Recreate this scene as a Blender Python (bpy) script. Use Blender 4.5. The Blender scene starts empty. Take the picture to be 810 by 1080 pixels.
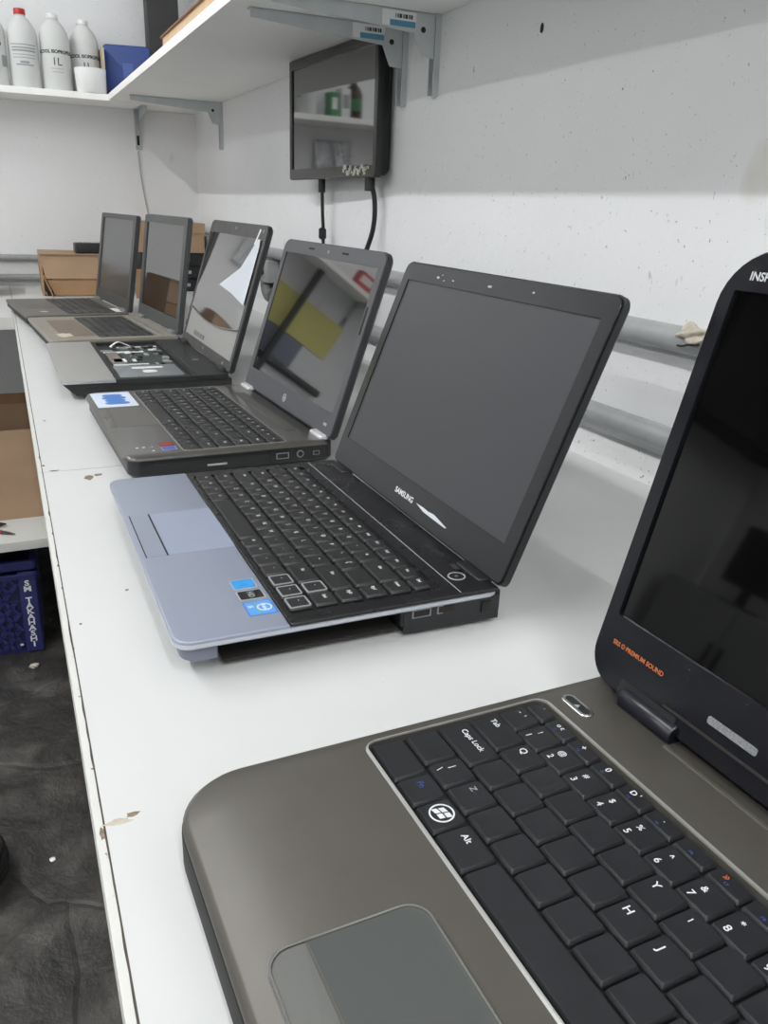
import bpy, bmesh, math, random
from mathutils import Vector, Matrix
random.seed(7)
C = bpy.context.scene.collection
T = 0.88                       # height of the worktop above the floor
PI = math.pi

# ------------------------------------------------------------------ materials
def lin(c):
    return tuple(((v/255)/12.92 if v/255 <= .04045 else ((v/255+.055)/1.055)**2.4) for v in c)

MATS = {}
def mat(name, rgb, rough=.5, metal=0., ior=1.5, coat=0., var=0., vscale=20., bump=0., bscale=200., specks=None, rvar=0., emit=None, alpha=None):
    """plain principled surface with optional noise variation, bump and specks"""
    if name in MATS: return MATS[name]
    m = bpy.data.materials.new(name); m.use_nodes = True
    nt = m.node_tree; n = nt.nodes; L = nt.links
    b = n['Principled BSDF']
    col = (*lin(rgb), 1)
    b.inputs['Base Color'].default_value = col
    b.inputs['Roughness'].default_value = rough
    b.inputs['Metallic'].default_value = metal
    b.inputs['IOR'].default_value = ior
    b.inputs['Coat Weight'].default_value = coat
    b.inputs['Coat Roughness'].default_value = .06
    if emit:
        b.inputs['Emission Color'].default_value = (*emit[0], 1); b.inputs['Emission Strength'].default_value = emit[1]
    tc = None
    def coords():
        nonlocal tc
        if tc is None: tc = n.new('ShaderNodeTexCoord')
        return tc.outputs['Object']
    out = None
    if var:
        t = n.new('ShaderNodeTexNoise'); t.inputs['Scale'].default_value = vscale; t.inputs['Detail'].default_value = 6
        L.new(coords(), t.inputs['Vector'])
        r = n.new('ShaderNodeMapRange'); r.inputs['From Min'].default_value = .3; r.inputs['From Max'].default_value = .7
        r.inputs['To Min'].default_value = 1-var; r.inputs['To Max'].default_value = 1+var
        L.new(t.outputs['Fac'], r.inputs['Value'])
        mx = n.new('ShaderNodeVectorMath'); mx.operation = 'SCALE'
        mx.inputs[0].default_value = col[:3]; L.new(r.outputs['Result'], mx.inputs['Scale'])
        out = mx.outputs['Vector']
    if specks:
        for (scale, thr, srgb, stretch) in specks:
            mp = n.new('ShaderNodeMapping'); mp.inputs['Scale'].default_value = stretch
            L.new(coords(), mp.inputs['Vector'])
            t = n.new('ShaderNodeTexNoise'); t.inputs['Scale'].default_value = scale; t.inputs['Detail'].default_value = 3
            L.new(mp.outputs['Vector'], t.inputs['Vector'])
            r = n.new('ShaderNodeMapRange'); r.inputs['From Min'].default_value = thr; r.inputs['From Max'].default_value = thr+.06
            L.new(t.outputs['Fac'], r.inputs['Value'])
            mx = n.new('ShaderNodeMix'); mx.data_type = 'RGBA'
            L.new(r.outputs['Result'], mx.inputs[0])
            if out is None: mx.inputs[6].default_value = col
            else: L.new(out, mx.inputs[6])
            mx.inputs[7].default_value = (*lin(srgb), 1)
            out = mx.outputs[2]
    if out is not None: L.new(out, b.inputs['Base Color'])
    if rvar:
        t = n.new('ShaderNodeTexNoise'); t.inputs['Scale'].default_value = 35; t.inputs['Detail'].default_value = 5
        L.new(coords(), t.inputs['Vector'])
        r = n.new('ShaderNodeMapRange'); r.inputs['From Min'].default_value = .35; r.inputs['From Max'].default_value = .7
        r.inputs['To Min'].default_value = rough; r.inputs['To Max'].default_value = rough+rvar
        L.new(t.outputs['Fac'], r.inputs['Value']); L.new(r.outputs['Result'], b.inputs['Roughness'])
    if bump:
        t = n.new('ShaderNodeTexNoise'); t.inputs['Scale'].default_value = bscale; t.inputs['Detail'].default_value = 5
        L.new(coords(), t.inputs['Vector'])
        bp = n.new('ShaderNodeBump'); bp.inputs['Strength'].default_value = bump; bp.inputs['Distance'].default_value = .002
        L.new(t.outputs['Fac'], bp.inputs['Height']); L.new(bp.outputs['Normal'], b.inputs['Normal'])
    MATS[name] = m
    return m

def wall_mat():
    return mat('painted_masonry', (226, 227, 228), .75, var=.04, vscale=2.2, bump=.35, bscale=55,
               specks=[(210, .70, (150, 147, 140), (1, 1, .8)), (7, .71, (210, 208, 202), (1, 1, .8)), (330, .715, (92, 90, 86), (1, 1, 1)), (48, .72, (182, 178, 170), (1, 1.2, .5))])

M_wall = wall_mat()
M_ceil = mat('white_ceiling_paint', (226, 226, 225), .8, var=.02, vscale=3)
M_top = mat('white_laminate', (200, 201, 200), .40, var=.012, vscale=5, rvar=.08, specks=[(150, .765, (120, 116, 108), (1, 1, 1))])
M_edge = mat('white_edge_band', (202, 202, 198), .45, specks=[(120, .70, (90, 86, 80), (1, 1, 1))])
M_gap = mat('dark_seam', (74, 68, 62), .9)
M_shelf = mat('white_shelf_board', (244, 244, 241), .55, var=.02, vscale=6)
M_chip = mat('exposed_chipboard', (128, 112, 92), .9, var=.35, vscale=300)
M_hole = mat('dark_hole', (38, 35, 32), .9)
M_galv = mat('galvanised_bracket', (192, 197, 198), .4, metal=.25, var=.06, vscale=30)
M_pipe = mat('grey_conduit', (150, 153, 153), .38, var=.08, vscale=25, specks=[(110, .68, (96, 94, 88), (1, 1, 1))])
M_fit = mat('dark_grey_fitting', (112, 114, 113), .5)
M_plaster = mat('beige_plaster', (184, 176, 162), .95, var=.15, vscale=70, bump=.6, bscale=160)
M_card = mat('corrugated_cardboard', (163, 136, 110), .85, var=.07, vscale=14)
M_card_d = mat('cardboard_inside', (146, 115, 84), .85, var=.08, vscale=14)
M_black = mat('black_plastic', (26, 27, 29), .4)
M_blackm = mat('matt_black_plastic', (30, 31, 32), .6)
M_cable = mat('black_rubber', (24, 24, 25), .45)
M_white = mat('white_plastic', (226, 227, 226), .45)
M_bottle = mat('white_hdpe', (206, 208, 206), .5)
M_red = mat('red_plastic', (186, 40, 36), .4)
M_blue = mat('blue_plastic_case', (34, 62, 128), .4)
M_crate = mat('navy_crate_plastic', (34, 38, 92), .5, var=.1, vscale=12)
M_ink = mat('black_print', (52, 54, 56), .7)
M_inkg = mat('grey_print', (150, 154, 156), .7)
M_legend = mat('white_legend', (214, 216, 218), .5)
M_blueink = mat('blue_legend', (56, 76, 140), .5)
M_orange = mat('orange_print', (178, 98, 52), .5)
M_chrome = mat('satin_chrome', (190, 190, 186), .22, metal=1.)
M_silverp = mat('silver_print', (196, 198, 200), .35, metal=.6)
M_green = mat('green_board', (50, 62, 56), .5, var=.3, vscale=160)
M_steel = mat('bare_steel', (150, 156, 160), .38, metal=.6, var=.05, vscale=40)

# ------------------------------------------------------------------ mesh helpers
def new_obj(name, bm, m, parent=None, loc=None, smooth=True, ang=35):
    me = bpy.data.meshes.new(name)
    bmesh.ops.recalc_face_normals(bm, faces=bm.faces)
    bm.to_mesh(me); bm.free()
    for mm in (m if isinstance(m, (list, tuple)) else [m]): me.materials.append(mm)
    if smooth:
        me.polygons.foreach_set('use_smooth', [True]*len(me.polygons))
        me.set_sharp_from_angle(angle=math.radians(ang))
    o = bpy.data.objects.new(name, me); C.objects.link(o)
    if parent is not None: o.parent = parent
    if loc is not None: o.location = loc
    return o

def mesh_obj(name, me, parent=None, loc=(0, 0, 0), rot=None):
    o = bpy.data.objects.new(name, me); C.objects.link(o)
    if parent is not None: o.parent = parent
    o.location = loc
    if rot: o.rotation_euler = rot
    return o

def tag(o, label, cat, group=None, kind=None):
    o['label'] = label; o['category'] = cat
    if group: o['group'] = group
    if kind: o['kind'] = kind
    return o

def struct(o):
    o['kind'] = 'structure'; return o

def empty(name, loc, rz=0.):
    o = bpy.data.objects.new(name, None); C.objects.link(o)
    o.empty_display_size = .05; o.location = loc; o.rotation_euler = (0, 0, rz)
    return o

def rr(u0, u1, v0, v1, r, n=6):
    """rounded rectangle outline, counter-clockwise; r scalar or (bl, br, tr, tl)"""
    if not isinstance(r, (tuple, list)): r = (r,)*4
    pts = []
    for (cx, cy, sx, sy, a0, q) in ((u0, v0, 1, 1, PI, r[0]), (u1, v0, -1, 1, 1.5*PI, r[1]), (u1, v1, -1, -1, 0, r[2]), (u0, v1, 1, -1, .5*PI, r[3])):
        q = max(q, 1e-5)
        for i in range(n+1):
            a = a0+.5*PI*i/n
            pts.append((cx+sx*q+q*math.cos(a), cy+sy*q+q*math.sin(a)))
    return pts

def ring(bm, pts, w):
    return [bm.verts.new((p[0], p[1], w)) for p in pts]

def bridge(bm, a, b):
    n = len(a)
    for i in range(n):
        try: bm.faces.new((a[i], a[(i+1) % n], b[(i+1) % n], b[i]))
        except ValueError: pass

def slab(bm, u0, u1, v0, v1, w0, w1, r=.002, bt=.001, bb=.0, n=6, taper=0.):
    """plate with rounded corners, rounded upper edge (bt) and chamfered lower edge (bb, taper inset)"""
    def rad(d): return tuple(max(q-d, 1e-5) for q in (r if isinstance(r, (tuple, list)) else (r,)*4))
    levels = []
    if taper: levels.append((taper, w0))
    elif bb: levels.append((bb, w0))
    levels.append((0, w0+(bb if (bb or taper) else 0)) if (bb or taper) else (0, w0))
    if bt:
        for k in range(4):
            a = .5*PI*k/3
            levels.append((bt*(1-math.cos(a)), w1-bt+bt*math.sin(a)))
    else: levels.append((0, w1))
    prev = None; first = None
    for d, w in levels:
        cur = ring(bm, rr(u0+d, u1-d, v0+d, v1-d, rad(d), n), w)
        if prev: bridge(bm, prev, cur)
        else: first = cur
        prev = cur
    bm.faces.new(first[::-1]); bm.faces.new(prev)

def frame(bm, o, i, w0, w1, ro=.002, ri=.001, n=6, bt=0., slope=0.):
    """flat ring: o, i = (u0, u1, v0, v1)"""
    O0 = ring(bm, rr(*o, ro, n), w0)
    O1 = ring(bm, rr(*o, ro, n), w1-bt)
    I1 = ring(bm, rr(*i, ri, n), w1)
    I0 = ring(bm, rr(i[0]+slope, i[1]-slope, i[2]+slope, i[3]-slope, max((ri if not isinstance(ri, (tuple, list)) else ri[0])-slope, 1e-5), n), w0)
    if bt:
        d = bt
        O2 = ring(bm, rr(o[0]+d, o[1]-d, o[2]+d, o[3]-d, tuple(max(q-d, 1e-5) for q in (ro if isinstance(ro, (tuple, list)) else (ro,)*4)), n), w1)
        bridge(bm, O0, O1); bridge(bm, O1, O2); bridge(bm, O2, I1)
    else:
        bridge(bm, O0, O1); bridge(bm, O1, I1)
    bridge(bm, I1, I0); bridge(bm, I0, O0)

def box(bm, x0, x1, y0, y1, z0, z1):
    v = [bm.verts.new(p) for p in ((x0, y0, z0), (x1, y0, z0), (x1, y1, z0), (x0, y1, z0), (x0, y0, z1), (x1, y0, z1), (x1, y1, z1), (x0, y1, z1))]
    for f in ((0, 3, 2, 1), (4, 5, 6, 7), (0, 1, 5, 4), (1, 2, 6, 5), (2, 3, 7, 6), (3, 0, 4, 7)): bm.faces.new([v[i] for i in f])
    return v

def prism(bm, pts, w0, w1, axis='z'):
    """polygon extruded along an axis; pts in the two other axes (x,y) / (x,z) / (y,z)"""
    def P(p, w):
        return {'z': (p[0], p[1], w), 'y': (p[0], w, p[1]), 'x': (w, p[0], p[1])}[axis]
    a = [bm.verts.new(P(p, w0)) for p in pts]; b = [bm.verts.new(P(p, w1)) for p in pts]
    bridge(bm, a, b); bm.faces.new(a[::-1]); bm.faces.new(b)

def tube(bm, path, r, n=10, closed=False):
    pts = [Vector(p) for p in path]; rings = []
    N = len(pts)
    for i, p in enumerate(pts):
        a = pts[(i-1) % N] if (closed or i > 0) else p
        b = pts[(i+1) % N] if (closed or i < N-1) else p
        t = (b-a).normalized()
        ref = Vector((0, 0, 1)) if abs(t.z) < .9 else Vector((1, 0, 0))
        x = t.cross(ref).normalized(); y = t.cross(x)
        rad = r[i] if isinstance(r, (list, tuple)) else r
        rings.append([bm.verts.new(p+x*rad*math.cos(2*PI*k/n)+y*rad*math.sin(2*PI*k/n)) for k in range(n)])
    for i in range(N-1): bridge(bm, rings[i], rings[i+1])
    if closed: bridge(bm, rings[-1], rings[0])
    else:
        bm.faces.new(rings[0][::-1]); bm.faces.new(rings[-1])

def curve_pts(ctrl, k=8):
    """Catmull-Rom through control points"""
    P = [Vector(c) for c in ctrl]; P = [2*P[0]-P[1]]+P+[2*P[-1]-P[-2]]; out = []
    for i in range(1, len(P)-2):
        for j in range(k):
            t = j/k
            out.append(.5*((2*P[i])+(P[i+1]-P[i-1])*t+(2*P[i-1]-5*P[i]+4*P[i+1]-P[i+2])*t*t+(3*P[i]-P[i-1]-3*P[i+1]+P[i+2])*t**3))
    out.append(P[-2]); return out

def lathe(bm, prof, n=32, c=(0, 0, 0)):
    prev = None
    for r, z in prof:
        cur = [bm.verts.new((c[0]+r*math.cos(2*PI*k/n), c[1]+r*math.sin(2*PI*k/n), c[2]+z)) for k in range(n)]
        if prev: bridge(bm, prev, cur)
        else: bm.faces.new(cur[::-1])
        prev = cur
    bm.faces.new(prev)

def disc(bm, u, v, w, r, h=.0003, n=20, ry=None):
    prism(bm, [(u+r*math.cos(2*PI*k/n), v+(ry or r)*math.sin(2*PI*k/n)) for k in range(n)], w, w+h)

def ringdisc(bm, u, v, w, r0, r1, h=.0004, n=28):
    a = [(u+r1*math.cos(2*PI*k/n), v+r1*math.sin(2*PI*k/n)) for k in range(n)]
    b = [(u+r0*math.cos(2*PI*k/n), v+r0*math.sin(2*PI*k/n)) for k in range(n)]
    A0 = ring(bm, a, w); A1 = ring(bm, a, w+h); B1 = ring(bm, b, w+h); B0 = ring(bm, b, w)
    bridge(bm, A0, A1); bridge(bm, A1, B1); bridge(bm, B1, B0); bridge(bm, B0, A0)

def blob(bm, u, v, w, r, h=.0003, n=14, sx=1., sy=1., jit=.35):
    prism(bm, [(u+sx*r*(1+random.uniform(-jit, jit))*math.cos(2*PI*k/n), v+sy*r*(1+random.uniform(-jit, jit))*math.sin(2*PI*k/n)) for k in range(n)], w, w+h)

TXT = {}
def text_mesh(s, size, m, depth=.00008, align='CENTER', bold=0., xs=1.):
    key = (s, round(size, 5), m.name, align, bold, xs)
    if key in TXT: return TXT[key]
    cu = bpy.data.curves.new('lettering', 'FONT'); cu.body = s; cu.size = size; cu.align_x = align; cu.align_y = 'CENTER'
    cu.extrude = depth; cu.offset = bold; cu.resolution_u = 3
    o = bpy.data.objects.new('lettering', cu); C.objects.link(o)
    bpy.context.view_layer.update()
    me = bpy.data.meshes.new_from_object(o.evaluated_get(bpy.context.evaluated_depsgraph_get()))
    bpy.data.objects.remove(o); bpy.data.curves.remove(cu)
    if xs != 1.: me.transform(Matrix.Diagonal((xs, 1, 1, 1)))
    me.materials.clear(); me.materials.append(m)
    TXT[key] = me
    return me

# ------------------------------------------------------------------ camera (solved from the table, wall and laptop geometry)
cam_d = bpy.data.cameras.new('camera'); cam = bpy.data.objects.new('camera', cam_d); C.objects.link(cam)
fw = Vector((.3948, .8497, -.3496)); ri = Vector((.9119, -.4087, .0365)); up = Vector((.1118, .3332, .9362))
Mc = Matrix.Identity(4)
for i, a in enumerate((ri, up, -fw)):
    for k in range(3): Mc[k][i] = a[k]
Mc.translation = Vector((-.0101, 0, .2858+T)); cam.matrix_world = Mc
cam_d.sensor_fit = 'VERTICAL'; cam_d.sensor_height = 36; cam_d.lens = 36*855.17/1080
cam_d.clip_start = .02
bpy.context.scene.camera = cam

# ------------------------------------------------------------------ the room
XW, YB = .65, 3.09            # masonry wall behind the laptops, wall at the far end
XL, YN, ZC = -3.6, -2.2, T+1.85

def room_plane(name, x0, x1, y0, y1, z0, z1, m):
    bm = bmesh.new(); box(bm, x0, x1, y0, y1, z0, z1)
    return struct(new_obj(name, bm, m, smooth=False))

wr = room_plane('wall_right', XW, XW+.12, YN, YB+.12, 0, ZC, M_wall)
wb = room_plane('wall_back', XL, XW, YB, YB+.12, 0, ZC, M_wall)
M_wall2 = mat('grey_painted_wall', (226, 226, 225), .8, var=.04, vscale=3)
room_plane('wall_left', XL-.12, XL, YN, YB+.12, 0, ZC, M_wall2)
room_plane('wall_near', XL, XW, YN-.12, YN, 0, ZC, M_wall2)
room_plane('ceiling', XL, XW, YN, YB, ZC, ZC+.1, M_ceil)

# floor: dark stamped slate
mf = bpy.data.materials.new('stamped_dark_slate'); mf.use_nodes = True
nt = mf.node_tree; n = nt.nodes; L = nt.links; b = n['Principled BSDF']
tc = n.new('ShaderNodeTexCoord')
n1 = n.new('ShaderNodeTexNoise'); n1.inputs['Scale'].default_value = 8; n1.inputs['Detail'].default_value = 12; n1.inputs['Roughness'].default_value = .62; n1.inputs['Distortion'].default_value = .25
L.new(tc.outputs['Object'], n1.inputs['Vector'])
cr = n.new('ShaderNodeValToRGB'); e = cr.color_ramp.elements
e[0].position = .3; e[0].color = (*lin((38, 37, 36)), 1); e[1].position = .72; e[1].color = (*lin((92, 90, 86)), 1)
x = e.new(.5); x.color = (*lin((56, 54, 51)), 1)
L.new(n1.outputs['Fac'], cr.inputs['Fac'])
nd = n.new('ShaderNodeTexNoise'); nd.inputs['Scale'].default_value = 4; L.new(tc.outputs['Object'], nd.inputs['Vector'])
mixv = n.new('ShaderNodeMix'); mixv.data_type = 'VECTOR'; mixv.inputs[0].default_value = .06
L.new(tc.outputs['Object'], mixv.inputs[4]); L.new(nd.outputs['Color'], mixv.inputs[5])
vo = n.new('ShaderNodeTexVoronoi'); vo.feature = 'DISTANCE_TO_EDGE'; vo.inputs['Scale'].default_value = 2.6
L.new(mixv.outputs[1], vo.inputs['Vector'])
mr = n.new('ShaderNodeMapRange'); mr.inputs['From Max'].default_value = .018; mr.inputs['To Max'].default_value = .12; L.new(vo.outputs['Distance'], mr.inputs['Value'])
ad = n.new('ShaderNodeMath'); ad.operation = 'ADD'; L.new(mr.outputs['Result'], ad.inputs[0]); L.new(n1.outputs['Fac'], ad.inputs[1])
bp = n.new('ShaderNodeBump'); bp.inputs['Strength'].default_value = .8; bp.inputs['Distance'].default_value = .02
L.new(ad.outputs[0], bp.inputs['Height']); L.new(bp.outputs['Normal'], b.inputs['Normal'])
L.new(cr.outputs['Color'], b.inputs['Base Color']); b.inputs['Roughness'].default_value = .48
room_plane('floor', XL, XW, YN, YB, -.1, 0, mf)

# hole and rough plaster on the masonry wall
bm = bmesh.new(); blob(bm, 0, 0, 0, .0048, .0006, sx=.75, sy=1.3, jit=.12)
h = new_obj('drill_hole', bm, M_hole, wr); h.rotation_euler = (0, -PI/2, 0); h.location = (XW-.0002, 1.0, T+.509)
h.rotation_euler = (PI/2, 0, -PI/2)
bm = bmesh.new()
prism(bm, [(XW, T), (XW-.012, T), (XW-.008, T+.02), (XW-.0005, T+.034), (XW, T+.034)], -.4, YB, 'y')
struct(new_obj('trim_1', bm, mat('rough_white_plaster', (218, 219, 219), .9, bump=1., bscale=90, specks=[(160, .66, (150, 146, 138), (1, 1, 1))])))

# ------------------------------------------------------------------ ceiling tubes (two rows of fluorescent battens, plus one added fill)
def batten(x, y, power, label, size=1.2, upf=.14):
    r = empty('ceiling_light', (x, y, ZC))
    tag(r, label, 'ceiling light', 'fluorescent battens on the ceiling')
    bm = bmesh.new(); slab(bm, -.05, .05, -size/2, size/2, -.045, 0, .004, .002); new_obj('housing', bm, M_white, r)
    bm = bmesh.new(); tube(bm, [(0, -size/2+.02, -.062), (0, size/2-.02, -.062)], .013, 12)
    new_obj('tube', bm, mat('lit_tube', (255, 255, 255), .4, emit=((1, .98, .95), 4.)), r)
    ld = bpy.data.lights.new('tube_glow', 'AREA'); ld.shape = 'RECTANGLE'; ld.size = .05; ld.size_y = size; ld.energy = power; ld.color = (.98, .99, 1)
    lo = bpy.data.objects.new('tube_glow', ld); C.objects.link(lo); lo.parent = r; lo.location = (0, 0, -.08)
    ld2 = ld.copy(); ld2.energy = power*upf
    for sx in (-1, 1):        # the tube's light that leaves sideways and up onto the ceiling
        l2 = bpy.data.objects.new('tube_glow', ld2); C.objects.link(l2); l2.parent = r; l2.location = (sx*.075, 0, -.055); l2.rotation_euler = (0, sx*math.radians(-128), 0)

batten(.0, -1.2, 23, 'added unseen fill batten on the ceiling over the near end of the laptop bench')  # added fill lamp, brightens the shaded table between the near lids
batten(-1.07, 2.0, 23, 'fluorescent batten above the aisle, the one nearest the far wall')
batten(-1.07, .45, 18, 'fluorescent batten above the aisle, the middle one of its row')
batten(-1.07, -1.25, 15, 'fluorescent batten above the aisle, the one nearest the rear wall')
batten(-2.95, 1.0, 26, 'fluorescent batten on the ceiling over the far side of the room, near the cabinet')
batten(-2.95, -.6, 21, 'fluorescent batten on the ceiling over the far side of the room, near the rear wall')

# ------------------------------------------------------------------ worktops
SEAM = .9287
def worktop(name, x0, x1, y0, y1, label, band_front=None, chips=(), legs=()):
    r = empty(name, (x0, y0, T)); tag(r, label, 'worktop')
    def loc(p): return (p[0]-x0, p[1]-y0)
    bm = bmesh.new(); box(bm, .0049 if band_front == 'x' else 0, x1-x0, .0055 if band_front == 'y' else 0, y1-y0, -.028, 0)
    new_obj('board', bm, M_top, r, smooth=False)
    if band_front == 'x':
        bm = bmesh.new(); box(bm, .0040, .0050, 0, y1-y0, -.027, -.0003); new_obj('edge_gap', bm, M_gap, r, smooth=False)
        bm = bmesh.new()
        k = int((y1-y0)/.012); prev = None; rnd = random.Random(3)
        lo = []
        for i in range(k+1):
            y = (y1-y0)*i/k; q = .0040-(rnd.random()**10)*.0010; zt = -.0002-(rnd.random()**8)*.0006
            lo.append([bm.verts.new(p) for p in ((0, y, -.029), (q, y, -.029), (q, y, zt), (.0004, y, zt), (0, y, zt-.0004))])
        for i in range(k): bridge(bm, lo[i], lo[i+1])
        bm.faces.new(lo[0]); bm.faces.new(lo[-1][::-1])
        new_obj('edge_band', bm, M_edge, r, smooth=False)
    if band_front == 'y':
        bm = bmesh.new(); slab(bm, 0, x1-x0, 0, .0055, -.029, 0, .0005, .0006); new_obj('edge_band', bm, M_edge, r)
    for (px, py, rad, m, sx, sy) in chips:
        bm = bmesh.new(); u, v = loc((px, py)); blob(bm, 0, 0, 0, rad, .0002, sx=sx, sy=sy); new_obj('paint_chip', bm, m, r, (u, v, 0))
    for (px, py) in legs:
        bm = bmesh.new(); u, v = loc((px, py)); slab(bm, u-.02, u+.02, v-.02, v+.02, -T, -.028, .002, 0); new_obj('leg', bm, M_white, r)
    return r

chips1 = [(.003, .335, .0016, M_chip, .7, 3.0), (.0185, .343, .0026, M_chip, 1.3, .6), (.011, .340, .0030, M_plaster, 2., .7), (.049, .895, .0062, M_chip, .9, 1.2), (.060, .903, .0040, M_chip, 1.1, 1.), (.0985, .905, .0026, M_hole, 1.2, 1.2),
          (.004, .665, .0011, M_gap, .7, 2.), (.004, .62, .0010, M_gap, .7, 1.6), (.004, .74, .0011, M_gap, .7, 2.4), (.0045, .52, .0009, M_gap, .7, 2), (.05, .60, .0014, M_chip, 1, 1), (.012, .555, .001, M_gap, 1, 1)]
worktop('worktop', 0, XW-.006, -.7, SEAM-.0007, 'white laminate worktop with chipped front edge under the nearest two open laptops', 'x', chips1, [(.05, -.6), (.6, -.6), (.6, .85)])
chips2 = [(.0065, .955, .0017, M_hole, .9, 1.4), (.004, .99, .0014, M_gap, .8, 1.5), (.018, 1.165, .0018, M_hole, 1, 1), (.0165, .9315, .0028, M_gap, 1.8, .5)]
worktop('worktop', 0, XW-.006, SEAM+.0007, YB-.004, 'white laminate worktop running to the far wall under the four farther laptops', 'x', chips2, [(.6, 1.0), (.6, 2.9)])
worktop('worktop', -1.5, -.0006, 2.25, YB-.004, 'white laminate worktop of the side bench along the far wall above the lower shelf', 'y', (), [(-1.45, 2.3), (-1.45, 3.0)])

# lower shelf below the side bench
r = empty('lower_shelf', (-1.4, 2.05, 0)); tag(r, 'white board shelf low under the side bench, above the blue crate', 'shelf')
bm = bmesh.new(); slab(bm, 0, 1.62, 0, .95, T-.56, T-.536, .002, .001); new_obj('board', bm, mat('grey_white_board', (196, 196, 192), .6, var=.03, vscale=5), r)
for u in (.05, 1.55):
    bm = bmesh.new(); slab(bm, u-.009, u+.009, .35, .93, 0, T-.56, .001, 0); new_obj('support_panel', bm, M_white, r)
r.rotation_euler = (0, 0, math.radians(2))

# open cardboard box on the lower shelf
ZS = T-.5358
r = empty('cardboard_box', (-.22, 2.262, ZS), math.radians(1.5)); tag(r, 'open brown cardboard box on the lower shelf under the side bench', 'cardboard box')
bm = bmesh.new(); t_ = .004
box(bm, 0, .40, 0, t_, 0, .245); box(bm, 0, .40, .32-t_, .32, 0, .245); box(bm, 0, t_, t_, .32-t_, 0, .245); box(bm, .40-t_, .40, t_, .32-t_, 0, .245); box(bm, t_, .40-t_, t_, .32-t_, 0, t_)
new_obj('carton', bm, M_card, r, smooth=False)
bm = bmesh.new(); v = box(bm, .002, .398, .32-t_, .32, .245, .276); new_obj('flap', bm, M_card_d, r, smooth=False)
bm = bmesh.new(); prism(bm, [(0, .245), (.004, .245), (-.055, .36), (-.059, .36)], .01, .31, 'y'); new_obj('flap', bm, M_card_d, r, smooth=False)

# pens on the lower shelf
def pen(name, p0, p1, r_, m, mtip, label, cat):
    a = Vector(p0); d = Vector(p1)-a; Ln = d.length
    o = empty(name, a, math.atan2(d.y, d.x)); tag(o, label, cat)
    bm = bmesh.new(); tube(bm, [(0, 0, r_), (Ln*.1, 0, r_), (Ln*.78, 0, r_)], [r_*.8, r_, r_], 12); new_obj('barrel', bm, m, o)
    bm = bmesh.new(); tube(bm, [(Ln*.77, 0, r_), (Ln*.9, 0, r_), (Ln, 0, r_)], [r_*.9, r_*.65, r_*.18], 10); new_obj('tip', bm, mtip, o)
    return o
zz = ZS
pen('pen', (-.2, 2.245, zz), (-.0582, 2.140, zz), .0055, M_red, M_ink, 'red pen with dark tip lying on the lower shelf before the cardboard box', 'pen')
pen('marker_pen', (-.20, 2.228, zz), (-.0775, 2.214, zz), .008, mat('blue_pen', (36, 58, 140), .4), M_black, 'thick blue marker lying beside the red pen on the lower shelf', 'pen')

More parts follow.
